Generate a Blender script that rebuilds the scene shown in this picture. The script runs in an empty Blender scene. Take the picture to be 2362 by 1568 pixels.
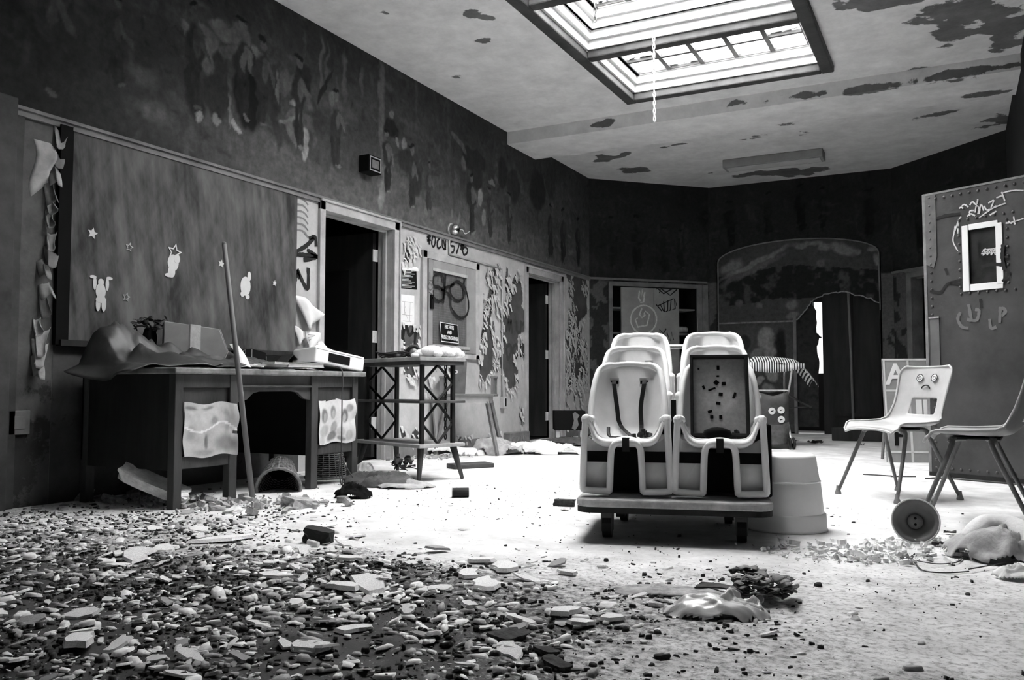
import bpy, bmesh, math, random
import numpy as np
from mathutils import Vector, Matrix
random.seed(7); RNG = np.random.default_rng(7)
scene = bpy.context.scene
# ------------------------------------------------------------------ camera
IW, IH, FPX, CAMH = 2362, 1568, 1978.0, 0.66
YAW = math.radians(27.358); PIT = math.radians(3.125)
cam = bpy.data.cameras.new('camera'); cam_o = bpy.data.objects.new('camera', cam)
scene.collection.objects.link(cam_o)
cam_o.location = (0, 0, CAMH); cam_o.rotation_euler = (math.pi/2 + PIT, 0, YAW)
cam.sensor_fit = 'HORIZONTAL'; cam.sensor_width = 36; cam.lens = 36*FPX/IW
cam.clip_start = 0.02; cam.clip_end = 200
scene.camera = cam_o
# ------------------------------------------------------------------ world: flat white overcast sky, reaches the room through the roof light
world = bpy.data.worlds.new('overcast_sky'); scene.world = world; world.use_nodes = True
bg = world.node_tree.nodes['Background']; bg.inputs[0].default_value = (1, 1, 1, 1); bg.inputs[1].default_value = 9.0
scene.view_settings.view_transform = 'Standard'
try: scene.view_settings.look = 'None'
except Exception: pass
scene.view_settings.gamma = 1; scene.view_settings.use_curve_mapping = False
scene.view_settings.exposure = 2.52
scene.cycles.max_bounces = 8; scene.cycles.diffuse_bounces = 5; scene.cycles.transparent_max_bounces = 12
scene.cycles.sample_clamp_indirect = 6
XL, XR, YB, ZC, ZM = -4.57, 0.58, 12.58, 3.62, 2.19        # left wall, right wall, back wall, ceiling, picture rail
SKX0, SKX1, SKY0, SKY1 = -2.84, -1.04, 3.44, 8.18          # roof light opening
pl = bpy.data.lights.new('sky_portal', 'AREA'); pl.shape = 'RECTANGLE'
pl.size = SKX1-SKX0; pl.size_y = SKY1-SKY0; pl.cycles.is_portal = True
plo = bpy.data.objects.new('sky_portal', pl); scene.collection.objects.link(plo)
plo.location = ((SKX0+SKX1)/2, (SKY0+SKY1)/2, 4.16)
# daylight from a side window of the passage behind the arch
wl_ = bpy.data.lights.new('passage_window_light', 'AREA'); wl_.shape = 'RECTANGLE'; wl_.size = 0.35; wl_.size_y = 1.2; wl_.energy = 5
wlo = bpy.data.objects.new('passage_window_light', wl_); scene.collection.objects.link(wlo)
wlo.location = (-0.92, 12.98, 1.35); wlo.rotation_euler = (math.pi/2, 0, math.radians(90))
# ------------------------------------------------------------------ survey helpers: where a sight line meets a real plane of the room
R_ = Vector((math.cos(YAW), math.sin(YAW), 0)); F0 = Vector((-math.sin(YAW), math.cos(YAW), 0)); UZ = Vector((0, 0, 1))
FV = F0*math.cos(PIT) + UZ*math.sin(PIT); UV = -F0*math.sin(PIT) + UZ*math.cos(PIT); CP = Vector((0, 0, CAMH))
def ray(x, y): return FV + R_*((x-IW/2)/FPX) - UV*((y-IH/2)/FPX)
def FL(x, y, z=0.0):
    d = ray(x, y); return CP + d*((z-CAMH)/d.z)
def onX(x, y, X):
    d = ray(x, y); return CP + d*(X/d.x)
def onY(x, y, Y):
    d = ray(x, y); return CP + d*(Y/d.y)
def LW(x, y, X=XL):
    p = onX(x, y, X); return (p.y, p.z)
def onV(x, y, p, az):
    n = Vector((-math.sin(az), math.cos(az), 0)); d = ray(x, y); return CP + d*((Vector(p)-CP).dot(n)/d.dot(n))
def cw(lat, d, z=0.0):
    p = R_*lat + F0*d; return Vector((p.x, p.y, z))
# ------------------------------------------------------------------ mesh helpers
COL = scene.collection
class MB:
    def __init__(s): s.v = []; s.f = []; s.m = []; s.mi = 0
    def add(s, V, F):
        o = len(s.v); s.v += [tuple(p) for p in V]; s.f += [[i+o for i in q] for q in F]; s.m += [s.mi]*len(F); return s
    def box(s, c, d, rot=None, tap=1.0):
        hx, hy, hz = d[0]/2, d[1]/2, d[2]/2
        V = [Vector((sx*hx*(tap if sz > 0 else 1), sy*hy*(tap if sz > 0 else 1), sz*hz)) for sz in (-1, 1) for sy in (-1, 1) for sx in (-1, 1)]
        if rot is not None: V = [rot @ p for p in V]
        c = Vector(c)
        return s.add([p+c for p in V], [(0,2,3,1), (4,5,7,6), (0,1,5,4), (2,6,7,3), (0,4,6,2), (1,3,7,5)])
    def bb(s, a, b):
        a = Vector(a); b = Vector(b); return s.box((a+b)/2, [abs(b[i]-a[i]) for i in range(3)])
    def tube(s, P, r, n=8, closed=False, cap=True, flat=1.0):
        P = [Vector(p) for p in P]; N = len(P)
        rr = r if isinstance(r, (list, tuple)) else [r]*N
        V = []; prev = None
        for i, p in enumerate(P):
            if closed: t = P[(i+1) % N]-P[i-1]
            else: t = P[min(i+1, N-1)]-P[max(i-1, 0)]
            if t.length < 1e-9: t = Vector((0, 0, 1))
            t.normalize()
            if prev is None:
                a = Vector((0, 0, 1)) if abs(t.z) < .9 else Vector((1, 0, 0))
                u = t.cross(a).normalized()
            else:
                u = (prev - t*prev.dot(t))
                u = u.normalized() if u.length > 1e-6 else t.orthogonal().normalized()
            prev = u; w = t.cross(u)
            for k in range(n):
                an = 2*math.pi*k/n; V.append(p + u*(math.cos(an)*rr[i]) + w*(math.sin(an)*rr[i]*flat))
        F = []
        for i in range(N if closed else N-1):
            j = (i+1) % N
            for k in range(n):
                F.append((i*n+k, i*n+(k+1) % n, j*n+(k+1) % n, j*n+k))
        if not closed and cap:
            F.append(tuple(range(n-1, -1, -1))); F.append(tuple((N-1)*n+k for k in range(n)))
        return s.add(V, F)
    def cyl(s, a, b, r0, r1=None, n=12): return s.tube([a, b], [r0, r0 if r1 is None else r1], n)
    def lathe(s, prof, n=24, mat=None, close=False):
        V = []; F = []
        for (r, z) in prof:
            for k in range(n):
                a = 2*math.pi*k/n; p = Vector((r*math.cos(a), r*math.sin(a), z)); V.append(mat @ p if mat else p)
        for i in range(len(prof)-1):
            for k in range(n): F.append((i*n+k, i*n+(k+1) % n, (i+1)*n+(k+1) % n, (i+1)*n+k))
        if close: F.append(tuple(range(n-1, -1, -1))); F.append(tuple((len(prof)-1)*n+k for k in range(n)))
        return s.add(V, F)
    def prism(s, poly, o, ux, uy, dep):
        o = Vector(o); ux = Vector(ux); uy = Vector(uy); nn = ux.cross(uy).normalized()*dep; n = len(poly)
        A = [o + ux*p[0] + uy*p[1] for p in poly]
        V = A + [p+nn for p in A]
        F = [tuple(range(n-1, -1, -1)), tuple(range(n, 2*n))] + [(i, (i+1) % n, n+(i+1) % n, n+i) for i in range(n)]
        return s.add(V, F)
    def grid(s, G, mask=None, closeu=False):
        nu, nv = len(G), len(G[0]); V = [p for row in G for p in row]; F = []
        for i in range(nu if closeu else nu-1):
            for j in range(nv-1):
                if mask and not mask(i, j): continue
                k = (i+1) % nu
                F.append((i*nv+j, k*nv+j, k*nv+j+1, i*nv+j+1))
        return s.add(V, F)
    def ball(s, c, r, n=12, m=8, rot=None):
        c = Vector(c); r = (r, r, r) if not isinstance(r, (tuple, list)) else r; V = []; F = []
        for i in range(m+1):
            th = math.pi*i/m
            for k in range(n):
                ph = 2*math.pi*k/n; p = Vector((r[0]*math.sin(th)*math.cos(ph), r[1]*math.sin(th)*math.sin(ph), r[2]*math.cos(th)))
                V.append((rot @ p if rot else p)+c)
        for i in range(m):
            for k in range(n): F.append((i*n+k, (i+1)*n+k, (i+1)*n+(k+1) % n, i*n+(k+1) % n))
        return s.add(V, F)
    def build(s, name, mat, parent=None, smooth=False, bevel=0, solid=0, sub=0, seg=2, loc=None, soff=0):
        me = bpy.data.meshes.new(name); me.from_pydata(s.v, [], s.f)
        mats = mat if isinstance(mat, (list, tuple)) else [mat]
        for m in mats: me.materials.append(m)
        if len(mats) > 1: me.polygons.foreach_set('material_index', s.m)
        if smooth: me.polygons.foreach_set('use_smooth', [True]*len(me.polygons))
        me.update()
        o = bpy.data.objects.new(name, me); COL.objects.link(o)
        if parent: o.parent = parent
        if loc is not None: o.location = loc
        if solid: q = o.modifiers.new('thick', 'SOLIDIFY'); q.thickness = solid; q.offset = soff
        if sub: q = o.modifiers.new('sub', 'SUBSURF'); q.levels = sub; q.render_levels = sub
        if bevel: q = o.modifiers.new('bev', 'BEVEL'); q.width = bevel; q.segments = seg; q.limit_method = 'ANGLE'; q.angle_limit = 0.6
        return o
def tag(o, label=None, cat=None, group=None, kind=None):
    if label: o['label'] = label
    if cat: o['category'] = cat
    if group: o['group'] = group
    if kind: o['kind'] = kind
    return o
def thing(name, label, cat, loc=(0, 0, 0), rz=0.0, group=None):
    o = bpy.data.objects.new(name, None); COL.objects.link(o); o.location = loc; o.rotation_euler = (0, 0, rz)
    o.empty_display_size = .1
    return tag(o, label, cat, group)
def struct(o): o['kind'] = 'structure'; return o
def rotm(x=0, y=0, z=0): return (Matrix.Rotation(z, 3, 'Z') @ Matrix.Rotation(y, 3, 'Y') @ Matrix.Rotation(x, 3, 'X'))
def bez(P, n=24):
    """smooth curve through points (Catmull-Rom)"""
    P = [Vector(p) for p in P]; out = []
    for i in range(len(P)-1):
        a = P[max(i-1, 0)]; b = P[i]; c = P[i+1]; d = P[min(i+2, len(P)-1)]
        m = max(2, n//(len(P)-1))
        for k in range(m):
            t = k/m; out.append(0.5*((2*b)+(c-a)*t+(2*a-5*b+4*c-d)*t*t+(3*b-a-3*c+d)*t**3))
    out.append(P[-1]); return out
# value noise in numpy
def vnoise(x, y, seed=0):
    x = np.asarray(x, float); y = np.asarray(y, float)
    xi = np.floor(x).astype(np.int64); yi = np.floor(y).astype(np.int64); fx = x-xi; fy = y-yi
    fx = fx*fx*(3-2*fx); fy = fy*fy*(3-2*fy)
    def h(a, b):
        n = (a*374761393 + b*668265263 + seed*982451653) & 0x7fffffff
        n = ((n ^ (n >> 13))*1274126177) & 0x7fffffff
        return ((n ^ (n >> 16)) & 0xffff)/65535.0
    return (h(xi, yi)*(1-fx)+h(xi+1, yi)*fx)*(1-fy) + (h(xi, yi+1)*(1-fx)+h(xi+1, yi+1)*fx)*fy
def fbm(x, y, seed=0, oc=4, g=.5):
    a = 1.0; t = 0; n = 0
    for i in range(oc):
        t = t + a*vnoise(np.asarray(x)*2**i, np.asarray(y)*2**i, seed+i*17); n += a; a *= g
    return t/n
def sstep(a, b, x): t = np.clip((x-a)/(b-a), 0, 1); return t*t*(3-2*t)
# ------------------------------------------------------------------ materials (grey scene)
def newmat(name):
    m = bpy.data.materials.new(name); m.use_nodes = True; nt = m.node_tree; b = nt.nodes['Principled BSDF']
    return m, nt, b
def G(v): return (v, v, v, 1)
def M(name, g, rough=.8, var=.0, scale=6.0, bump=0.0, bscale=30.0, stretch=(1, 1, 1), metal=0.0, spec=.3, detail=6, coord='Object'):
    m, nt, b = newmat(name)
    b.inputs['Roughness'].default_value = rough; b.inputs['Metallic'].default_value = metal
    b.inputs['Specular IOR Level'].default_value = spec; b.inputs['Base Color'].default_value = G(g)
    if var or bump:
        tc = nt.nodes.new('ShaderNodeTexCoord'); mp = nt.nodes.new('ShaderNodeMapping'); mp.inputs['Scale'].default_value = stretch
        nt.links.new(tc.outputs[coord], mp.inputs[0])
    if var:
        n = nt.nodes.new('ShaderNodeTexNoise'); n.inputs['Scale'].default_value = scale; n.inputs['Detail'].default_value = detail
        n.inputs['Roughness'].default_value = .65
        r = nt.nodes.new('ShaderNodeValToRGB'); r.color_ramp.elements[0].position = .3; r.color_ramp.elements[1].position = .7
        r.color_ramp.elements[0].color = G(max(0, g*(1-var))); r.color_ramp.elements[1].color = G(min(.95, g*(1+var)))
        nt.links.new(mp.outputs[0], n.inputs['Vector']); nt.links.new(n.outputs[0], r.inputs[0]); nt.links.new(r.outputs[0], b.inputs['Base Color'])
    if bump:
        n2 = nt.nodes.new('ShaderNodeTexNoise'); n2.inputs['Scale'].default_value = bscale; n2.inputs['Detail'].default_value = 5
        bu = nt.nodes.new('ShaderNodeBump'); bu.inputs['Strength'].default_value = bump; bu.inputs['Distance'].default_value = .01
        nt.links.new(mp.outputs[0], n2.inputs['Vector']); nt.links.new(n2.outputs[0], bu.inputs['Height']); nt.links.new(bu.outputs[0], b.inputs['Normal'])
    return m
def Mattr(name, attr='Col', rough=.85, nscale=30, nvar=.25, bump=.15, bscale=25):
    """pigment stored on the mesh, broken up by fine noise"""
    m, nt, b = newmat(name); b.inputs['Roughness'].default_value = rough; b.inputs['Specular IOR Level'].default_value = .2
    a = nt.nodes.new('ShaderNodeAttribute'); a.attribute_name = attr
    tc = nt.nodes.new('ShaderNodeTexCoord')
    n = nt.nodes.new('ShaderNodeTexNoise'); n.inputs['Scale'].default_value = nscale; n.inputs['Detail'].default_value = 6; n.inputs['Roughness'].default_value = .7
    nt.links.new(tc.outputs['Object'], n.inputs['Vector'])
    mr = nt.nodes.new('ShaderNodeMapRange'); mr.inputs[1].default_value = .25; mr.inputs[2].default_value = .75
    mr.inputs[3].default_value = 1-nvar; mr.inputs[4].default_value = 1+nvar
    nt.links.new(n.outputs[0], mr.inputs[0])
    mx = nt.nodes.new('ShaderNodeVectorMath'); mx.operation = 'SCALE'
    nt.links.new(a.outputs['Vector'], mx.inputs[0]); nt.links.new(mr.outputs[0], mx.inputs['Scale'])
    nt.links.new(mx.outputs[0], b.inputs['Base Color'])
    if bump:
        n2 = nt.nodes.new('ShaderNodeTexNoise'); n2.inputs['Scale'].default_value = bscale; n2.inputs['Detail'].default_value = 6
        nt.links.new(tc.outputs['Object'], n2.inputs['Vector'])
        bu = nt.nodes.new('ShaderNodeBump'); bu.inputs['Strength'].default_value = bump; bu.inputs['Distance'].default_value = .01
        nt.links.new(n2.outputs[0], bu.inputs['Height']); nt.links.new(bu.outputs[0], b.inputs['Normal'])
    return m
def Mpeel(name, paint, under, edge=.03, nscale=9, namp=.35, pvar=.12, uvar=.25, stretch=(1, 1, 1), fine=45, relief=.006):
    """old paint over bare plaster: attribute 'pt' (>.5 = paint left) sharpened by noise"""
    m, nt, b = newmat(name); b.inputs['Roughness'].default_value = .75; b.inputs['Specular IOR Level'].default_value = .25
    a = nt.nodes.new('ShaderNodeAttribute'); a.attribute_name = 'pt'
    tc = nt.nodes.new('ShaderNodeTexCoord'); mp = nt.nodes.new('ShaderNodeMapping'); mp.inputs['Scale'].default_value = stretch
    nt.links.new(tc.outputs['Object'], mp.inputs[0])
    n = nt.nodes.new('ShaderNodeTexNoise'); n.inputs['Scale'].default_value = nscale; n.inputs['Detail'].default_value = 8; n.inputs['Roughness'].default_value = .72
    nt.links.new(mp.outputs[0], n.inputs['Vector'])
    m1 = nt.nodes.new('ShaderNodeMath'); m1.operation = 'MULTIPLY_ADD'; m1.inputs[1].default_value = namp*2; m1.inputs[2].default_value = -namp
    nt.links.new(n.outputs[0], m1.inputs[0])
    m2 = nt.nodes.new('ShaderNodeMath'); m2.operation = 'ADD'; nt.links.new(a.outputs['Fac'], m2.inputs[0]); nt.links.new(m1.outputs[0], m2.inputs[1])
    mk = nt.nodes.new('ShaderNodeMapRange'); mk.interpolation_type = 'SMOOTHSTEP'; mk.inputs[1].default_value = .5-edge; mk.inputs[2].default_value = .5+edge
    nt.links.new(m2.outputs[0], mk.inputs[0])
    n2 = nt.nodes.new('ShaderNodeTexNoise'); n2.inputs['Scale'].default_value = 4; n2.inputs['Detail'].default_value = 8; n2.inputs['Roughness'].default_value = .7
    nt.links.new(tc.outputs['Object'], n2.inputs['Vector'])
    def ramp(g, v):
        r = nt.nodes.new('ShaderNodeValToRGB'); r.color_ramp.elements[0].position = .3; r.color_ramp.elements[1].position = .7
        r.color_ramp.elements[0].color = G(g*(1-v)); r.color_ramp.elements[1].color = G(min(.95, g*(1+v))); nt.links.new(n2.outputs[0], r.inputs[0]); return r
    rp, ru = ramp(paint, pvar), ramp(under, uvar)
    mx = nt.nodes.new('ShaderNodeMix'); mx.data_type = 'RGBA'
    nt.links.new(mk.outputs[0], mx.inputs[0]); nt.links.new(ru.outputs[0], mx.inputs[6]); nt.links.new(rp.outputs[0], mx.inputs[7])
    nt.links.new(mx.outputs[2], b.inputs['Base Color'])
    n3 = nt.nodes.new('ShaderNodeTexNoise'); n3.inputs['Scale'].default_value = fine; n3.inputs['Detail'].default_value = 4
    nt.links.new(tc.outputs['Object'], n3.inputs['Vector'])
    hh = nt.nodes.new('ShaderNodeMath'); hh.operation = 'MULTIPLY_ADD'; hh.inputs[1].default_value = .25; nt.links.new(n3.outputs[0], hh.inputs[0]); nt.links.new(mk.outputs[0], hh.inputs[2])
    bu = nt.nodes.new('ShaderNodeBump'); bu.inputs['Strength'].default_value = .5 if relief < .01 else .9; bu.inputs['Distance'].default_value = relief
    nt.links.new(hh.outputs[0], bu.inputs['Height']); nt.links.new(bu.outputs[0], b.inputs['Normal'])
    return m
MT = dict(
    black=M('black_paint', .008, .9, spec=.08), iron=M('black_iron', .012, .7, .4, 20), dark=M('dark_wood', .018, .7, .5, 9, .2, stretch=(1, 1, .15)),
    void=M('dark_room', .012, .95, spec=0), deskwood=M('grimy_desk_wood', .055, .6, .45, 5, .25, 40, stretch=(1, 1, .3)),
    desktop=M('worn_desk_top', .2, .6, .6, 7, .3, 30), jamb=M('painted_trim', .40, .6, .25, 5, .2, 20), jambd=M('dirty_trim', .17, .7, .35, 5, .2, 20),
    white=M('white_plastic', .86, .42, .06, 4, spec=.45), seat=M('dusty_white_plastic', .86, .5, .10, 5, .06, 60, spec=.4),
    paper=M('paper', .72, .85, .06, 9), paperg=M('stained_paper', .45, .85, .35, 7), cream=M('aged_white_paint', .6, .6, .1, 8),
    steel=M('pale_steel', .5, .4, .25, 30, metal=.4), chrome=M('chrome', .7, .2, metal=1.0), cloth=M('grey_cloth', .35, .95, .35, 12, .35, 60),
    clothd=M('dark_cloth', .07, .95, .5, 10, .35, 60), clothl=M('pale_cloth', .68, .95, .2, 9, .3, 70), plush=M('white_plush', .8, 1, .08, 30, .5, 160),
    plaster=M('broken_plaster', .76, .9, .28, 22, .3, 60), plaster2=M('grey_plaster', .36, .95, .4, 25, .35, 70), soil=M('dark_rubble', .045, .95, .6, 30, .4, 60),
    tin=M('dull_metal', .2, .5, .35, 12, metal=.3), chairp=M('grey_fibreglass', .30, .45, .12, 6, .05, 60, spec=.45), chairp2=M('pale_fibreglass', .43, .45, .12, 6, .05, 60, spec=.45),
    leg=M('grey_tube_steel', .13, .45, .25, 20, metal=.3), tarp=M('brown_hide', .04, .5, .5, 6, .15, 30, spec=.6), card=M('box_card', .3, .7, .12, 10),
    wicker=M('wicker', .17, .7, .5, 40), ink=M('black_marker', .012, .7), chalk=M('white_chalk', .55, .9, .3, 60), rubber=M('black_rubber', .012, .6),
    greyp=M('mid_grey_paint', .27, .55, .18, 5, .08, 40), stickl=M('sticker_white', .75, .6), wood=M('pale_wood', .32, .6, .35, 6, .15, 30, stretch=(1, 1, .2)),
    leaf=M('dried_leaf', .06, .8, .5, 20), petal=M('faded_petal', .2, .8, .5, 14), rope=M('wire', .06, .6), pole=M('worn_pole', .17, .6, .4, 7, stretch=(1, 1, .1)))
# ================================================================== the room
FR = dict(L=((XL, 0, 0), math.pi/2), LB=((-4.57, 11.21, 0), math.pi/4), B=((0, YB, 0), 0.0), RB=((-.72, YB, 0), -math.pi/4), R=((XR, 0, 0), -math.pi/2))
def wf(o, k): o.location = FR[k][0]; o.rotation_euler = (0, 0, FR[k][1]); return o
def wthing(name, label, cat, k, group=None): return wf(thing(name, label, cat, group=group), k)
def setf(o, name, val):
    a = o.data.attributes.new(name, 'FLOAT', 'POINT'); a.data.foreach_set('value', np.asarray(val, np.float32).ravel())
def setc(o, val):
    c = o.data.color_attributes.new('Col', 'FLOAT_COLOR', 'POINT'); v = np.clip(np.asarray(val, np.float32).ravel(), .002, .9)
    c.data.foreach_set('color', np.stack([v, v, v, np.ones_like(v)], 1).ravel())
def sheet(name, k, u0, u1, z0, z1, res, mat, mask=None, y=0.0):
    """wall surface in a wall frame as a fine mesh; returns object and its u, z arrays"""
    nu = max(2, int((u1-u0)/res)+1); nz = max(2, int((z1-z0)/res)+1)
    U = np.linspace(u0, u1, nu); Z = np.linspace(z0, z1, nz); gu, gz = np.meshgrid(U, Z, indexing='ij')
    V = np.stack([gu.ravel(), np.full(gu.size, y), gz.ravel()], 1)
    i, j = np.meshgrid(np.arange(nu-1), np.arange(nz-1), indexing='ij'); i = i.ravel(); j = j.ravel()
    if mask is not None:
        keep = mask((U[i]+U[i+1])/2, (Z[j]+Z[j+1])/2); i = i[keep]; j = j[keep]
    F = np.stack([i*nz+j, (i+1)*nz+j, (i+1)*nz+j+1, i*nz+j+1], 1)
    me = bpy.data.meshes.new(name); me.vertices.add(len(V)); me.vertices.foreach_set('co', V.ravel())
    me.loops.add(F.size); me.loops.foreach_set('vertex_index', F.ravel()); me.polygons.add(len(F))
    me.polygons.foreach_set('loop_start', np.arange(0, F.size, 4)); me.update(calc_edges=True); me.materials.append(mat)
    o = bpy.data.objects.new(name, me); COL.objects.link(o)
    if k: wf(o, k)
    return o, gu.ravel(), gz.ravel()
def stroke(mb, P, w, y=-.003, taper=False):
    P = [Vector((p[0], 0, p[1])) for p in P]; n = len(P); V = []
    for i, p in enumerate(P):
        t = P[min(i+1, n-1)]-P[max(i-1, 0)]; t = t.normalized() if t.length > 1e-9 else Vector((1, 0, 0))
        q = Vector((-t.z, 0, t.x))*(w/2*(.8+.4*random.random()))
        V += [(p.x+q.x, y, p.z+q.z), (p.x-q.x, y, p.z-q.z)]
    mb.add(V, [(2*i, 2*i+1, 2*i+3, 2*i+2) for i in range(n-1)])
# --- outer shell of the building keeps daylight out except through the roof light
sh = MB(); a0, a1, b0, b1 = -7.6, 3.2, -3.2, 15.4; hz = 4.2
sh.bb((a0-.2, b0, -.5), (a0, b1, hz+.2)); sh.bb((a1, b0, -.5), (a1+.2, b1, hz+.2)); sh.bb((a0, b0-.2, -.5), (a1, b0, hz+.2)); sh.bb((a0, b1, -.5), (a1, b1+.2, hz+.2))
sh.bb((a0, b0, hz), (SKX0-.1, b1, hz+.2)); sh.bb((SKX1+.1, b0, hz), (a1, b1, hz+.2)); sh.bb((SKX0-.1, b0, hz), (SKX1+.1, SKY0-.1, hz+.2)); sh.bb((SKX0-.1, SKY1+.1, hz), (SKX1+.1, b1, hz+.2))
sh.bb((a0, b0, -.5), (a1, b1, -.3))
struct(sh.build('wall_outer', MT['void']))
# --- floor: pale dusty concrete under rubble
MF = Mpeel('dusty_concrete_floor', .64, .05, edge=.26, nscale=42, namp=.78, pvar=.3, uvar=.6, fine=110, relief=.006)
def dens(x, y):
    """how thick the rubble lies: a diagonal drift in the near left part of the room and along the desk"""
    lat = x*R_.x+y*R_.y; d = x*F0.x+y*F0.y
    s = lambda t: 1/(1+np.exp(-t))
    n = fbm(x*1.6, y*1.6, 3, 3)-.5
    h = s((.20-lat+n*1.1-.30*(d-2.2))/.24)*s((3.25-d+n*1.1-.12*lat)/.19)
    w = s((-1.15-lat)/.2)*s((4.3-d)/.3)*s((x+4.7)/.1)*.95
    return np.clip(np.maximum(h, w), 0, 1)
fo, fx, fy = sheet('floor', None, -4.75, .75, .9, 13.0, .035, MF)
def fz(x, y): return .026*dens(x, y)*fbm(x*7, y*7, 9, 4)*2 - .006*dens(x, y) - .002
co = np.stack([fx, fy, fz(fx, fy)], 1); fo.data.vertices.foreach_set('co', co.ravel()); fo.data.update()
lat = fx*R_.x+fy*R_.y; dd = fx*F0.x+fy*F0.y
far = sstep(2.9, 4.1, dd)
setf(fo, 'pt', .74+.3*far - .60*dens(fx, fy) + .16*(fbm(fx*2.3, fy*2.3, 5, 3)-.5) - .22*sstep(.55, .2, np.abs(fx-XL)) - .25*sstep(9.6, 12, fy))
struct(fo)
fb = MB(); fb.bb((-7.6, -3.2, -.12), (3.2, 15.4, -.04)); struct(fb.build('floor_slab', MT['plaster2']))
fb = MB(); fb.bb((-7.5, -3.1, -.05), (3.1, .93, -.01)); struct(fb.build('floor_near', MT['plaster2']))
# --- ceiling with roof light hole
MC = Mpeel('peeling_ceiling_paint', .72, .15, edge=.04, nscale=4.5, namp=.50, pvar=.17, uvar=.35, fine=35)
def cmask(u, v): return ~((u > SKX0-.02) & (u < SKX1+.02) & (v > SKY0-.02) & (v < SKY1+.02))
co_, cx, cy = sheet('ceiling', None, -4.62, .64, -2.6, 12.75, .045, MC, cmask)
V = np.stack([cx, cy, np.full_like(cx, ZC)], 1); co_.data.vertices.foreach_set('co', V.ravel()); co_.data.update()
pt = .93 + .3*(fbm(cx*1.1, cy*1.1, 31, 3)-.5)
def blot(px, py, rx, ry, amt):
    global pt
    p = FL(px, py, ZC); wx_, wy_ = rx*2.6*(fbm(cx*4.5, cy*4.5, 41, 4)-.5), ry*2.6*(fbm(cx*4.5, cy*4.5, 43, 4)-.5); e = ((cx-p.x+wx_)/rx)**2+((cy-p.y+wy_)/ry)**2; pt = pt - 1.4*amt*np.exp(-e)
for b in [(1420, 360, .22, .22, .6), (1465, 392, .18, .2, .55), (1380, 372, .16, .10, .5), (1760, 402, .42, .22, .75), (1860, 392, .35, .2, .7), (1110, 35, .10, .10, .55), (885, 35, .05, .06, .5), (1050, 178, .05, .05, .5),
          (2010, 0, .25, .30, .6), (2230, 30, .3, .5, .55), (2330, 60, .2, .5, .5), (1730, 318, .22, .2, .35), (1850, 310, .15, .15, .35), (2150, 262, .25, .2, .4), (1980, 255, .3, .1, .35), (1115, 100, .12, .1, .4), (1700, 250, .3, .08, .4), (2060, 170, .5, .12, .35), (1560, 335, .25, .06, .4), (2290, 280, .25, .3, .5), (1640, 395, .1, .2, .35)]: blot(*b)
setf(co_, 'pt', pt); struct(co_)
# --- beam across the ceiling
bm_ = MB()
for (ya, za, yb, zb) in [(8.71, ZC, 8.71, 3.475), (8.71, 3.475, 9.46, 3.475), (9.46, 3.475, 9.46, ZC)]:
    us = np.linspace(-4.6, .62, 120); vs = np.linspace(0, 1, 12 if abs(yb-ya) < .1 else 20)
    bm_.grid([[(u, ya+(yb-ya)*t, za+(zb-za)*t) for t in vs] for u in us])
be = bm_.build('trim_beam', MC); A = np.array(bm_.v); pb = .95+.25*(fbm(A[:, 0]*1.3, A[:, 1]*3+A[:, 2]*3, 77, 3)-.5)
for (x, y, z, r, am) in [(-3.35, 8.71, 3.55, .16, .6), (-1.95, 8.71, 3.56, .14, .5), (-1.35, 8.71, 3.53, .25, .6), (-.75, 8.71, 3.5, .35, .5), (.1, 8.75, 3.52, .45, .6), (-1.6, 9.4, 3.475, .2, .3), (.3, 9.3, 3.475, .25, .5)]:
    pb -= 1.35*am*np.exp(-((A[:, 0]-x+r*2*(fbm(A[:, 0]*6, A[:, 1]*9+A[:, 2]*9, 5, 4)-.5))/r)**2-((A[:, 1]-y)/.12)**2-((A[:, 2]-z)/.06)**2)
setf(be, 'pt', pb); struct(be)
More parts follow.
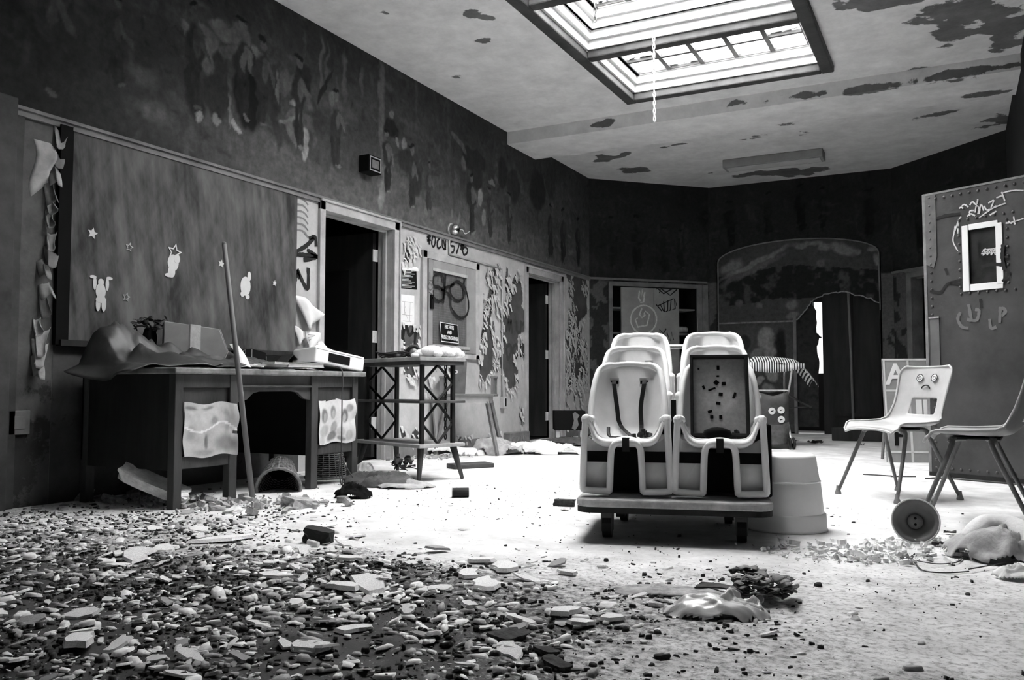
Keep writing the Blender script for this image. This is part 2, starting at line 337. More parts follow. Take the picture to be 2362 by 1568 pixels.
# --- murals -------------------------------------------------------------
MM = Mattr('old_mural', nscale=26, nvar=.32, bump=.08)
def pscale(px, py):
    a = LW(px, py); b = LW(px+4, py); c = LW(px, py+4); return a[0], a[1], (b[0]-a[0])/4, (a[1]-c[1])/4
class Canvas:
    def __init__(s, u, z, seed=1):
        s.u = u; s.z = z; s.v = np.zeros_like(u)
        s.du = .085*(fbm(u*9, z*9, seed+5, 4)-.5); s.dz = .085*(fbm(u*9, z*9, seed+9, 4)-.5)
        s.br = fbm(u*30, z*9, seed+21, 3)
    def ell(s, cu, cz, ru, rz, ang, val, soft=.22, a=1.0):
        m = (np.abs(s.u-cu) < max(ru, rz)*1.8) & (np.abs(s.z-cz) < max(ru, rz)*1.8)
        if not m.any(): return
        x = s.u[m]+s.du[m]-cu; y = s.z[m]+s.dz[m]-cz; c, q = math.cos(ang), math.sin(ang)
        e = np.sqrt(((x*c+y*q)/ru)**2+((-x*q+y*c)/rz)**2); w = a*(1-sstep(1-soft, 1+soft*.3, e))
        s.v[m] = s.v[m]*(1-w)+w*val*(.75+.5*s.br[m])
    def px(s, x, y, rx, ry, ang, val, soft=.22, a=1.0):
        u, z, su, sz = pscale(x, y); s.ell(u, z, rx*abs(su), ry*sz, ang, val, soft, a)
    def strokes(s, n, u0, u1, z0, z1, seed):
        """loose brush strokes that vary the paint already there"""
        g = random.Random(seed)
        for i in range(n):
            cu, cz = g.uniform(u0, u1), g.uniform(z0, z1); L = g.uniform(.03, .13); w = L*g.uniform(.12, .4); an = g.gauss(-.35, .5) if g.random() < .6 else g.gauss(1.45, .3)
            k = np.argmin(np.abs(s.u[::37]-cu)+np.abs(s.z[::37]-cz))*37; s.ell(cu, cz, L, w, an, s.v[min(k, len(s.v)-1)]*g.choice((.5, .65, 1.3, 1.5, 1.75)), .6, g.uniform(.3, .7))
    def figure(s, u, z0, h, tone, light, lean=0):
        """a generic standing mural figure: cloak, legs, chest, arm, head"""
        s.ell(u-.03*h, z0+.22*h, .05*h, .25*h, .05, tone*.8); s.ell(u+.05*h, z0+.22*h, .05*h, .24*h, -.06, tone)
        s.ell(u, z0+.58*h, .13*h, .22*h, lean, tone*1.2); s.ell(u+.03*h, z0+.62*h, .05*h, .14*h, lean, light*.7)
        s.ell(u+.12*h, z0+.6*h, .035*h, .17*h, .5, light*.8); s.ell(u+.01*h, z0+.90*h, .05*h, .065*h, 0, light*.9); s.ell(u, z0+.965*h, .075*h, .03*h, .1, tone*.4)
        s.ell(u+.05*h, z0+.02*h, .05*h, .025*h, 0, light)
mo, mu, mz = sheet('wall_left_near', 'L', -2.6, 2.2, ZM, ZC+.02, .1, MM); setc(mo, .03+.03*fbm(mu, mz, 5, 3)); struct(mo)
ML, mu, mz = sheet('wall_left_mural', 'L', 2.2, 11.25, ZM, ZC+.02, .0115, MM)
c = Canvas(mu, mz)
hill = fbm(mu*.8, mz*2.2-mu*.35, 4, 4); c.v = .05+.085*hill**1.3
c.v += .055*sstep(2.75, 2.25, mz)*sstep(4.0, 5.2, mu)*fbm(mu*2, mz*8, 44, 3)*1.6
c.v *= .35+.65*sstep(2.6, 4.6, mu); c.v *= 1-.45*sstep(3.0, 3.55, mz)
c.strokes(900, 2.4, 11.2, ZM, ZC, 19)
# far hills, sky break, tree trunks
for (x, y, rx, ry, an, v) in [(360, 260, 60, 26, -.2, .16), (330, 175, 45, 30, .1, .12), (500, 300, 120, 22, -.3, .13), (640, 345, 120, 26, -.3, .15), (760, 420, 120, 20, -.3, .13), (560, 350, 150, 25, -.3, .11), (790, 255, 45, 22, 0, .17), (980, 470, 120, 22, -.3, .15), (1100, 520, 90, 18, -.3, .12), (870, 370, 70, 40, 0, .12)]:
    c.px(x, y, rx, ry, an, v, .8, .7)
for (x, y, h, w, v) in [(742, 150, 80, 5, .15), (755, 165, 70, 4, .13), (795, 180, 70, 6, .16), (835, 190, 45, 5, .13), (880, 250, 130, 8, .17), (886, 420, 60, 8, .22), (1035, 340, 110, 5, .09), (1045, 430, 70, 4, .07), (700, 120, 60, 4, .1), (960, 210, 90, 5, .1)]:
    c.px(x, y, w, h, .02, v, .5)
# crowd at the left with the great dark cloak
for (x, y, rx, ry, an, v) in [(450, 215, 26, 75, .05, .035), (500, 200, 30, 90, 0, .04), (470, 95, 42, 34, .3, .17), (520, 75, 40, 20, -.2, .18), (555, 85, 26, 26, 0, .15), (540, 120, 36, 22, .3, .13), (430, 70, 10, 40, .6, .16), (470, 130, 20, 45, .5, .17),
        (455, 272, 9, 14, 0, .33), (498, 276, 12, 14, 0, .33), (575, 215, 40, 92, -.06, .012), (600, 140, 12, 40, .75, .24), (620, 180, 9, 30, .55, .2), (540, 292, 20, 9, -.5, .38), (527, 255, 4, 45, 0, .2), (640, 175, 22, 26, 0, .08),
        (655, 190, 14, 34, -.1, .15), (630, 230, 20, 52, 0, .05), (680, 190, 18, 18, 0, .15), (680, 240, 14, 12, .4, .3), (640, 200, 4, 40, .2, .22), (700, 180, 20, 40, 0, .04), (690, 270, 36, 16, .2, .14), (660, 280, 18, 8, .4, .24), (672, 310, 8, 34, .35, .18), (705, 335, 7, 44, -.05, .36), (716, 285, 14, 14, 0, .13), (735, 290, 14, 40, .2, .07), (770, 280, 6, 30, .3, .15), (640, 310, 10, 36, .2, .06), (765, 225, 8, 16, 0, .2), (750, 200, 5, 60, -.6, .03),
        (905, 265, 5, 10, 0, .26), (905, 300, 18, 24, 0, .025), (935, 332, 6, 14, 0, .3), (918, 330, 5, 12, .3, .3), (955, 300, 16, 20, 0, .1), (940, 370, 22, 30, .1, .05), (985, 380, 14, 26, .2, .08), (1012, 420, 18, 14, .2, .1), (880, 460, 8, 26, 0, .28), (960, 420, 16, 36, .1, .045), (1000, 460, 30, 18, 0, .09),
        (1095, 370, 30, 30, 0, .03), (1068, 375, 6, 16, 0, .18), (1072, 420, 10, 34, 0, .06), (1100, 410, 14, 30, 0, .04), (1130, 400, 12, 30, 0, .06), (1135, 420, 9, 5, 0, .26), (1108, 455, 7, 22, -.1, .32), (1115, 500, 6, 20, -.1, .24), (1085, 450, 10, 34, 0, .03), (1160, 400, 12, 40, 0, .03), (1185, 430, 16, 40, 0, .035), (1210, 390, 16, 26, 0, .05), (1240, 440, 20, 50, 0, .03), (1270, 420, 12, 40, .1, .05), (1060, 330, 22, 9, -.5, .15)]:
    c.px(x, y, rx, ry, an, v)
for (u, z0, h, t, l) in [(4.55, 2.62, .72, .03, .2), (4.75, 2.60, .7, .045, .17), (5.15, 2.55, .75, .04, .2), (5.62, 2.5, .66, .05, .22), (6.35, 2.42, .6, .03, .2), (6.75, 2.36, .62, .04, .19), (7.05, 2.38, .5, .05, .16), (7.9, 2.3, .66, .03, .2), (8.3, 2.3, .6, .04, .15), (8.75, 2.3, .62, .03, .13), (3.05, 2.35, .8, .03, .09), (3.5, 2.5, .6, .03, .1), (4.1, 2.55, .75, .03, .1), (9.9, 2.3, .7, .025, .08), (10.3, 2.28, .75, .03, .08), (10.8, 2.3, .7, .02, .07)]: c.figure(u, z0, h, t, l)
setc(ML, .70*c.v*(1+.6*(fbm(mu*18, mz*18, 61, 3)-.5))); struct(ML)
# --- left wall below the rail, peeling paint
MPL = Mpeel('peeling_wall_paint', .44, .075, edge=.02, nscale=5.5, namp=.42, pvar=.2, uvar=.4, stretch=(1, 1, .55))
D1 = (5.466, 6.44, 2.10); D2 = (9.215, 10.18, 2.03)
def lmask(u, z):
    m = np.ones_like(u, bool)
    for a, b, t in (D1, D2): m &= ~((u > a) & (u < b) & (z < t))
    return m
WLo, wu, wz = sheet('wall_left', 'L', -2.6, 11.25, -.02, ZM+.01, .03, MPL, lmask)
ptw = .82+.4*(fbm(wu*1.4, wz*1.0, 12, 4)-.5)
def wb(u, z, ru, rz, a):
    global ptw
    ptw = ptw - a*np.exp(-((wu-u+ru*2.2*(fbm(wu*7, wz*4, 46, 4)-.5))/ru)**2-((wz-z+rz*1.6*(fbm(wu*7, wz*4, 47, 4)-.5))/rz)**2)
for b in [(8.25, 1.35, .16, .36, .55), (8.75, 1.15, .25, .5, .6), (9.05, 1.5, .2, .5, .4), (8.2, .95, .18, .2, .45), (8.35, 1.85, .15, .2, .35), (8.85, 1.85, .2, .25, .35), (6.75, .85, .12, .12, .5), (6.7, 1.15, .18, .10, .55), (7.2, .7, .3, .2, .25), (6.65, .1, .25, .16, .6), (7.6, .1, .8, .12, .4), (9.1, .35, .1, .25, .4), (10.7, 1.0, .5, 1.4, .48), (10.95, 1.9, .3, .3, .3), (6.7, 1.9, .1, .2, .3), (2.95, 1.7, .08, .2, .4), (2.9, .7, .3, .7, .35), (3.08, 1.3, .06, .6, .5), (2.6, 1.0, .3, 1.5, .5)]: wb(*b)
setf(WLo, 'pt', ptw); struct(WLo)
# --- bay walls and back wall (one mesh each, mural above, scuffed paint below)
MB2 = Mattr('scuffed_dark_wall', nscale=22, nvar=.4, bump=.25)
def amask(u, z):  # arched recess in the back wall
    inside = (u > -3.09) & (u < -.89) & (z < 2.50+.26*np.sqrt(np.clip(1-((u+1.99)/1.1)**2, 0, 1))); return ~inside
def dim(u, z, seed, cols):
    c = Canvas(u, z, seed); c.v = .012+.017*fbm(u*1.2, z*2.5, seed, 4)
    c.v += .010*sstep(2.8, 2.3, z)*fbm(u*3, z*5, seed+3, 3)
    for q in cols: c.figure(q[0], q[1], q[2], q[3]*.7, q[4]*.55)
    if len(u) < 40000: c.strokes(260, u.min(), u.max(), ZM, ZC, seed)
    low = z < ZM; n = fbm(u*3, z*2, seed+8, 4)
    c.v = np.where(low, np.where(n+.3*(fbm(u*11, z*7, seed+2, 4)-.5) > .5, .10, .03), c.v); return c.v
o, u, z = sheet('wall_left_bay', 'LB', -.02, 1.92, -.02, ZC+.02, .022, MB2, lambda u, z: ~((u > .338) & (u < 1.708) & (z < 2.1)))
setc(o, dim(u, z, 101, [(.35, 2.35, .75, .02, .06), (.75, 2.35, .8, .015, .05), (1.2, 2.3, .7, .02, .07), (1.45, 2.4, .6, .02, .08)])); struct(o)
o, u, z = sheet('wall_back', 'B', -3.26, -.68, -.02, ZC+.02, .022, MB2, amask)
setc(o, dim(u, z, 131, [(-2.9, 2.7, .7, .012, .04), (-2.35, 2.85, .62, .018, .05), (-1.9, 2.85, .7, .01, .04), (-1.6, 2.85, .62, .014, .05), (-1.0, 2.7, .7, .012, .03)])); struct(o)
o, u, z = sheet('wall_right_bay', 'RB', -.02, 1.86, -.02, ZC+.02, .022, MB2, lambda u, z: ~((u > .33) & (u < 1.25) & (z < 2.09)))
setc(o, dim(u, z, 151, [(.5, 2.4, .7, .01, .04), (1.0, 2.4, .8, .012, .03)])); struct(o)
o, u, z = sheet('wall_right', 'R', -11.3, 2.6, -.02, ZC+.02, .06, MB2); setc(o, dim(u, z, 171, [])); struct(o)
nb = MB(); nb.bb((-4.7, -2.75, -.05), (.8, -2.6, ZC+.1)); struct(nb.build('wall_near', MT['plaster2']))
# --- rails, casings, baseboards
t = MB(); t.bb((2.0, -.035, ZM), (11.2, 0, ZM+.018)); t.bb((2.0, -.022, ZM-.035), (11.2, 0, ZM)); struct(wf(t.build('trim_1', MT['jambd']), 'L'))
for k, a, b, n in (('LB', .0, 1.87, 2), ('RB', .0, 1.8, 3)):
    t = MB(); t.bb((a, -.03, ZM-.01), (b, 0, ZM+.02)); struct(wf(t.build('trim_%d' % n, MT['jambd']), k))
def casing(name, k, u0, u1, zt, w=.085, dep=.16, mat='jamb', top=.09):
    c = MB(); c.bb((u0-w*.75, -.03, 0), (u0+.0, 0, zt+top)); c.bb((u1, -.03, 0), (u1+w, 0, zt+top)); c.bb((u0-w*.75, -.03, zt), (u1+w, 0, zt+top))
    c.bb((u1+w-.02, -.045, 0), (u1+w, -.03, zt+top)); c.bb((u0-w*.75, -.045, zt+top-.02), (u1+w, -.03, zt+top))
    c.bb((u0-.02, 0, 0), (u0, dep, zt)); c.bb((u1, 0, 0), (u1+.02, dep, zt)); c.bb((u0, 0, zt), (u1, dep, zt+.02)); c.bb((u1-.018, .06, 0), (u1, .10, zt)); c.bb((u0, .06, zt-.018), (u1, .10, zt))
    return struct(wf(c.build(name, MT[mat], bevel=.004), k))
def hinged_leaf(name, k, u1, zt, length, mat, zs):
    d = MB(); d.bb((u1-.06, .175, .02), (u1-.012, .175+length, zt-.02)); d = struct(wf(d.build(name, MT[mat]), k))
    p = MB(); p.bb((u1-.0615, .45, 1.0), (u1-.06, .72, 1.75)); p.build('door_panel', MT['black'], d)
    for z in zs:
        h = MB(); h.bb((u1-.062, .168, z-.055), (u1-.008, .176, z+.055)); h.cyl((u1-.004, .168, z-.055), (u1-.004, .168, z+.055), .007)
        for q in (-.035, 0, .035): h.cyl((u1-.035+.012*(q > 0), .166, z+q), (u1-.035+.012*(q > 0), .169, z+q), .005, n=6)
        h.build('hinge', MT['cream'], d)
    return d
casing('trim_4', 'L', *D1); casing('trim_5', 'L', *D2)
hinged_leaf('door_1', 'L', D1[1], D1[2], .9, 'dark', (.33, 1.12, 1.87)); hinged_leaf('door_2', 'L', D2[1], D2[2], .88, 'dark', (.28, 1.08, 1.8))
casing('trim_6', 'RB', .348, 1.25, 2.09, w=.12, mat='jambd')
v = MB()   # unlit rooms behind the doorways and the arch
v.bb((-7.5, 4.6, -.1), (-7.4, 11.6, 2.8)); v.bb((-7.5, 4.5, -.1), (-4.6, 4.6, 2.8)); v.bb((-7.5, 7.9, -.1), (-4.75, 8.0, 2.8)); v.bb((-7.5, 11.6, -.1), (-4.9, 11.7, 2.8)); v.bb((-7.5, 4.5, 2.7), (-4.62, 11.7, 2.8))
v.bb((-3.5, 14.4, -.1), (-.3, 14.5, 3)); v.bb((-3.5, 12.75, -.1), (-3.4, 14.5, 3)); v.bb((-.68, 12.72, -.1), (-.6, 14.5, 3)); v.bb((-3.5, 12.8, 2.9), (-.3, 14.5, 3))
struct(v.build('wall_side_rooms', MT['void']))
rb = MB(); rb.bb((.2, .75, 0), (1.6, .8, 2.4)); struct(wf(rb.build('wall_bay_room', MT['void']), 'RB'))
t = MB(); t.bb((6.53, -.018, 0), (9.12, 0, .11)); t.bb((10.28, -.018, 0), (11.2, 0, .11)); struct(wf(t.build('baseboard_left', MT['jambd'], bevel=.004), 'L'))
o, u, z = sheet('wall_left_end', 'L', 2.2, 3.13, 0, ZM, .03, Mpeel('shade_toned_wallpaper', .10, .04, edge=.04, nscale=6, namp=.45, pvar=.45, uvar=.4), y=-.004); setf(o, 'pt', .72+.3*(fbm(u*3, z*2, 8, 3)-.5)-.25*sstep(.9, .2, z)); struct(o)  # peeling wallpaper, its tone lowered to carry the light falloff at far left
o, u, z = sheet('wall_left_low', 'L', 3.13, 5.2, 0, .90, .03, Mpeel('shade_toned_lower_wall', .07, .03, edge=.04, nscale=6, namp=.45, pvar=.45, uvar=.4), y=-.005); setf(o, 'pt', .65+.3*(fbm(u*3, z*2, 8, 3)-.5)); struct(o)  # dark sheet over the wall: shade beside and under the desk as colour
# pilaster at the far left
t = MB(); t.bb((2.0, -.05, 0), (2.86, 0, ZM+.05)); t.bb((2.86, -.02, 0), (2.92, 0, ZM)); struct(wf(t.build('trim_7', M('grimy_pilaster', .06, .7, .5, 4), bevel=.006), 'L'))
# --- roof light
SK = MB(); fw = .11
SK.bb((SKX0-fw, SKY0-fw, ZC-.055), (SKX0, SKY1+fw, ZC+.02)); SK.bb((SKX1, SKY0-fw, ZC-.055), (SKX1+fw, SKY1+fw, ZC+.02))
SK.bb((SKX0, SKY1, ZC-.055), (SKX1, SKY1+fw, ZC+.02)); SK.bb((SKX0, SKY0-fw, ZC-.055), (SKX1, SKY0, ZC+.02))
sk = struct(SK.build('window_1', MT['deskwood'], bevel=.012)); tag(sk, 'large wooden roof light with white panes in the ceiling')
ys = [SKY0, 4.625, 5.81, 6.995, SKY1]
for y in ys[1:4]:
    q = MB(); q.bb((SKX0, y-.055, ZC-.05), (SKX1, y+.055, ZC+.12)); q.build('crossbar', MT['deskwood'], sk, bevel=.012)
MG, nt, b = newmat('milky_glass')
tr = nt.nodes.new('ShaderNodeBsdfTransparent'); tl = nt.nodes.new('ShaderNodeBsdfTranslucent'); mx = nt.nodes.new('ShaderNodeMixShader'); mx.inputs[0].default_value = .35
tl.inputs[0].default_value = (.9, .9, .9, 1); nt.links.new(tr.outputs[0], mx.inputs[1]); nt.links.new(tl.outputs[0], mx.inputs[2]); nt.links.new(mx.outputs[0], nt.nodes['Material Output'].inputs[0])
for i in range(4):
    ya, yb = ys[i]+(.055 if i else 0), ys[i+1]-(.055 if i < 3 else 0)
    w = MB(); x0, x1 = SKX0, SKX1
    nst = 2 if i == 3 else 4
    for st in range(nst):          # stepped white lining of the well
        ins = .035*st; za = ZC+.02+st*.075; zb = za+.075
        for (p, q2) in [((x0+ins-.01, ya+ins, za), (x0+ins+.02, yb-ins, zb)), ((x1-ins-.02, ya+ins, za), (x1-ins+.01, yb-ins, zb)), ((x0+ins, ya+ins-.01, za), (x1-ins, ya+ins+.02, zb)), ((x0+ins, yb-ins-.02, za), (x1-ins, yb-ins+.01, zb))]: w.bb(p, q2)
        if st:
            zz = za
            for (p, q2) in [((x0+ins-.045, ya+ins-.04, zz), (x0+ins+.012, yb-ins+.04, zz+.012)), ((x1-ins-.012, ya+ins-.04, zz), (x1-ins+.045, yb-ins+.04, zz+.012)), ((x0+ins, ya+ins-.045, zz), (x1-ins, ya+ins+.012, zz+.012)), ((x0+ins, yb-ins-.012, zz), (x1-ins, yb-ins+.045, zz+.012))]: w.bb(p, q2)
    zt_ = ZC+.02+.075*nst; ii = .035*nst; w.bb((x0-.15, ya-.03, zt_), (x0+ii+.01, yb+.03, zt_+.02)); w.bb((x1-ii-.01, ya-.03, zt_), (x1+.15, yb+.03, zt_+.02)); w.bb((x0-.1, ya-.03, zt_), (x1+.1, ya+ii+.01, zt_+.02)); w.bb((x0-.1, yb-ii-.01, zt_), (x1+.1, yb+.03 if i < 3 else yb+.15, zt_+.02)); w.build('well_lining', MT['cream'], sk)
    gx0, gx1, gy0, gy1, gz = x0+ii, x1-ii, ya+ii, yb-ii, zt_+.03
    nc, nr = 5, 3
    for c_ in range(nc+1):
        x = gx0+(gx1-gx0)*c_/nc; q = MB(); q.bb((x-.022, gy0, gz-.03), (x+.022, gy1, gz+.01)); q.build('glazing_bar', MT['deskwood'], sk)
    for r_ in range(nr+1):
        y = gy0+(gy1-gy0)*r_/nr; q = MB(); q.bb((gx0, y-.020, gz-.026), (gx1, y+.020, gz+.008)); q.build('glazing_bar', MT['deskwood'], sk)
    for c_ in range(nc):
        for r_ in range(nr):
            xa = gx0+(gx1-gx0)*c_/nc; xb = gx0+(gx1-gx0)*(c_+1)/nc; yy = gy0+(gy1-gy0)*r_/nr; yz = gy0+(gy1-gy0)*(r_+1)/nr
            q = MB(); q.bb((xa+.005, yy+.005, gz), (xb-.005, yz-.005, gz+.004)); q.build('pane', MG, sk)
            if (c_*7+r_*5+i) % 4 == 0:      # leaf litter lying along the pane edge
                q = MB()
                for e in range(6):
                    px_ = random.uniform(xa+.05, xb-.05); q.prism([(random.uniform(-.03, .03)+.05*math.cos(t_), .02*math.sin(t_)) for t_ in (0, 1.3, 2.4, 3.6, 5)], (px_, yz-.03-random.random()*.02, gz+.006), (1, 0, 0), (0, 1, 0), .006)
                tag(q.build('leaf_litter', MT['leaf'], sk), kind='stuff')
# ================================================================== things on the walls
def arcpts(x0, x1, zs, rise, n=24):
    cx_, a = (x0+x1)/2, (x1-x0)/2; return [(cx_-a*math.cos(math.pi*i/n), zs+rise*math.sin(math.pi*i/n)) for i in range(n+1)]
def jag(P, n=4, amp=.012):
    out = []
    for i in range(len(P)-1):
        a, b = P[i], P[i+1]
        for k in range(n): t = k/n; out.append((a[0]+(b[0]-a[0])*t+random.uniform(-amp, amp)*(k > 0), a[1]+(b[1]-a[1])*t+random.uniform(-amp, amp)*(k > 0)))
    out.append(P[-1]); return out
# --- arched boarding on the back wall, broken open at the lower right
ar = wthing('arched_boarding', 'large dark arched painted board on the back wall, torn open at lower right', 'board', 'B')
arc = arcpts(-3.085, -.895, 2.49, .262)
tear = jag([(-.895, 1.80), (-1.1, 1.90), (-1.384, 1.977), (-1.55, 1.955), (-1.70, 1.914), (-1.79, 1.86), (-1.86, 1.74), (-1.966, 1.62), (-2.02, 1.60)], 5, .014)
PA = Mattr('faded_arch_painting', nscale=20, nvar=.35, bump=.15)
b_ = MB(); b_.prism(arc[::-1][::-1] + tear + [(-3.085, 1.60)], (0, .05, 0), (1, 0, 0), (0, 0, 1), .03)
bo = b_.build('board_back', M('torn_board_edge', .2, .9, .3, 20), ar)
# painted face as fine mesh
def point_in(u, z, poly):
    ins = np.zeros_like(u, bool); n = len(poly); j = n-1
    for i in range(n):
        xi, zi = poly[i]; xj, zj = poly[j]
        cnd = ((zi > z) != (zj > z)) & (u < (xj-xi)*(z-zi)/(zj-zi+1e-12)+xi); ins ^= cnd; j = i
    return ins
polyA = arc + tear + [(-3.085, 1.60)]
o, u, z = sheet('painted_face', None, -3.085, -.895, 1.59, 2.76, .012, PA, lambda u, z: point_in(u, z, polyA), y=.018)
c = Canvas(u, z, 201); c.v = np.full_like(u, .055)+.02*fbm(u*4, z*4, 3, 3)
band = np.abs(z-(2.05+.10*np.sin((u+3.1)*1.6))) < .20+.06*fbm(u*5, z*0, 7, 3); foli = fbm(u*9, z*9, 8, 4)
c.v = np.where(band, .018+.05*sstep(.52, .72, foli), c.v)
for (x, y, rx, rz, an, v) in [(-2.55, 2.45, .62, .055, .42, .19), (-2.60, 2.34, .58, .05, .42, .12), (-2.9, 2.42, .2, .09, .4, .19), (-2.85, 2.25, .17, .05, .5, .10), (-1.93, 2.66, .10, .06, 0, .17), (-1.73, 2.67, .2, .04, -.1, .17), (-1.60, 2.60, .08, .07, 0, .18), (-1.35, 2.56, .22, .08, -.35, .2), (-1.17, 2.5, .06, .05, 0, .17), (-.97, 2.52, .07, .05, 0, .19), (-.93, 2.38, .05, .08, 0, .19), (-1.65, 2.37, .07, .05, 0, .13), (-2.5, 1.83, .06, .06, 0, .15), (-2.06, 1.83, .1, .08, 0, .16), (-2.8, 1.87, .07, .05, 0, .11), (-2.04, 1.68, .09, .06, .3, .17)]:
    c.ell(x, z_ if False else y, rx, rz, an, v, .5)
setc(o, c.v); o.parent = ar
e_ = MB(); e_.tube([(p[0], -.0, p[1]) for p in [(-3.09, 1.1)]+arc+[(-.89, 1.7)]], .010, 6); e_.build('arch_lip', MT['jambd'], ar)
e_ = MB(); e_.tube([(p[0], .02, p[1]) for p in tear], .009, 5); e_.build('torn_edge', M('pale_torn_edge', .3, .9, .3, 30), ar)
rv = MB(); rv.bb((-3.11, 0, 0), (-3.085, .14, 2.5)); rv.bb((-.895, 0, 0), (-.87, .14, 2.5)); rv.build('reveal', MT['jambd'], ar)
# --- lower painted panel with strip and post
lp = wthing('painted_panel', 'torn panel with pale flaking paint under the arched board, behind the right seats', 'panel', 'B')
o, u, z = sheet('panel_face', None, -3.085, -2.03, .02, 1.60, .013, PA, y=.04)
c = Canvas(u, z, 231); c.v = .045+.05*fbm(u*4, z*4, 9, 4)
for (x, y, rx, rz, an, v) in [(-2.42, 1.35, .13, .2, .05, .24), (-2.36, 1.15, .09, .13, .2, .22), (-2.55, 1.13, .1, .1, 0, .2), (-2.62, .98, .07, .09, 0, .02), (-2.45, .95, .07, .08, 0, .02), (-2.33, .84, .09, .12, .3, .24), (-2.50, .76, .06, .06, 0, .26), (-2.38, .62, .10, .09, 0, .2), (-2.2, 1.2, .08, .34, 0, .016), (-2.72, 1.3, .08, .14, 0, .03)]: c.ell(x, y, rx, rz, an, v, .3)
setc(o, c.v); o.parent = lp
q = MB(); q.bb((-3.085, .02, 1.58), (-2.02, .055, 1.65)); q.build('top_strip', M('stained_strip', .2, .8, .6, 16), lp)
q = MB(); q.bb((-2.035, .0, 0), (-1.99, .05, 1.70)); q.build('post', MT['jambd'], lp, bevel=.004)
q = MB(); q.bb((-3.085, .06, 0), (-2.03, .08, 1.6)); q.build('backing', MT['void'], lp)
# --- things in the dark opening
tb = MB(); tb.prism([(-1.99, .1), (-1.72, .1)] + jag([(-1.715, .75), (-1.70, 1.0), (-1.73, 1.2), (-1.70, 1.33), (-1.66, 1.36), (-1.73, 1.42), (-1.725, 1.72)], 4, .008) + [(-1.8, 1.86), (-1.99, 1.64)], (0, .09, 0), (1, 0, 0), (0, 0, 1), -.02)
tag(wf(tb.build('torn_board', M('charred_board', .03, .9, .5, 14)), 'B'), 'dark jagged-edged board in the arch opening beside the bright strip', 'board')
bp = MB(); bp.box((-1.715, .30, 1.36), (.17, .03, 1.02), rotm(0, -.03, .75)); tag(wf(bp.build('pale_plank', MT['white'], bevel=.004), 'B'), 'bright sunlit white plank standing in the dark arch opening', 'plank')
pp = MB(); pp.tube(bez([(-1.30, .10, 2.0), (-1.285, .10, 1.2), (-1.27, .10, 0)], 10), .018, 8); tag(wf(pp.build('thin_pipe', M('grey_pipe', .16, .5), smooth=True), 'B'), 'thin grey vertical pipe in the dark arch opening', 'pipe')
pn = MB(); pn.bb((-1.655, .13, 0), (-1.30, .16, 2.05)); pn.bb((-1.25, .16, 0), (-.92, .18, 2.05)); pn.bb((-1.5, .11, .25), (-1.05, .13, .30)); tag(wf(pn.build('dark_door_leaf', MT['dark']), 'B'), 'dark double door leaves closing the arch opening', 'door')
# --- built-in cupboard in the angled wall
cb = wthing('cupboard', 'built-in cupboard with two graffitied doors in the left angled wall', 'cupboard', 'LB')
q = MB(); q.bb((.29, -.03, 0), (.345, 0, 2.16)); q.bb((1.70, -.03, 0), (1.88, 0, 2.16)); q.bb((.29, -.03, 2.10), (1.75, 0, 2.16)); q.bb((1.78, -.045, 0), (1.80, -.03, 2.16)); q.build('frame', MT['jambd'], cb, bevel=.004)
q = MB(); q.bb((.33, .42, 0), (1.72, .44, 2.12)); q.bb((.31, 0, 0), (.33, .44, 2.12)); q.bb((1.71, 0, 0), (1.73, .44, 2.12)); q.bb((.33, 0, 2.1), (1.72, .44, 2.12)); q.build('interior', MT['void'], cb)
for z in (.5, 1.0, 1.42, 1.78): q = MB(); q.bb((.34, .05, z), (1.70, .41, z+.022)); q.build('shelf', MT['jambd'], cb)
for (a, b2, nm) in ((.486, .998, 0), (1.004, 1.409, 1)):
    d = MB(); d.bb((a, -.012, .06), (b2, .014, 2.085)); d = d.build('door', MT['greyp'], cb, bevel=.003)
    g = MB()
    P = lambda x, y: (lambda p: (((p.x+4.57)*math.sqrt(2)), p.z))(onV(1300+x*.3827, 400+y*.3827, (-4.57, 11.21, 0), math.pi/4))
    if nm == 0:
        for L in [[(400+80*math.cos(t), 0) for t in ()], [(480+78*math.cos(t), 880+85*math.sin(t)) for t in np.linspace(-.4, 6.3, 30)], [(445, 870), (430, 880), (445, 925), (500, 915), (515, 850), (490, 830), (480, 850)], [(470, 810), (455, 850), (470, 870), (490, 850)], [(460, 770), (450, 750), (455, 705), (465, 740), (470, 700), (478, 745), (487, 715), (480, 775), (460, 778)]]:
            if L: stroke(g, [P(*p) for p in L], .022, -.014)
        g.build('chalk_drawing', MT['chalk'], d)
    else:
        for L in [[(555, 790), (590, 830), (560, 800), (660, 755)], [(580, 790), (600, 830)], [(600, 770), (605, 835), (620, 830)], [(625, 765), (625, 830), (640, 825)], [(645, 760), (640, 825), (670, 815), (665, 755), (680, 800)], [(555, 700), (560, 690), (600, 725), (660, 690)], [(575, 720), (585, 695), (640, 735), (680, 700)], [(580, 970), (575, 940), (600, 965), (615, 935)], [(620, 960), (640, 1010), (650, 955), (660, 1005)]]:
            g = MB(); stroke(g, [P(*p) for p in L], .018, -.014); g.build('marker_stroke', MT['ink'], d)
    k = MB(); k.cyl((b2-.05 if nm == 0 else a+.05, -.035, 1.05), (b2-.05 if nm == 0 else a+.05, -.012, 1.05), .014); k.build('knob', MT['steel'], d)
rl = MB(); rl.tube([(1.44, .15, 1.50), (1.62, .18, 1.50)], [.05, .055], 12); rl.tube([(1.44, .26, 1.52), (1.60, .27, 1.50)], .045, 10)
tag(wf(rl.build('rolled_paper', MT['cloth'], smooth=True), 'LB'), 'pale rolled bundle lying on the open cupboard shelf', 'roll')
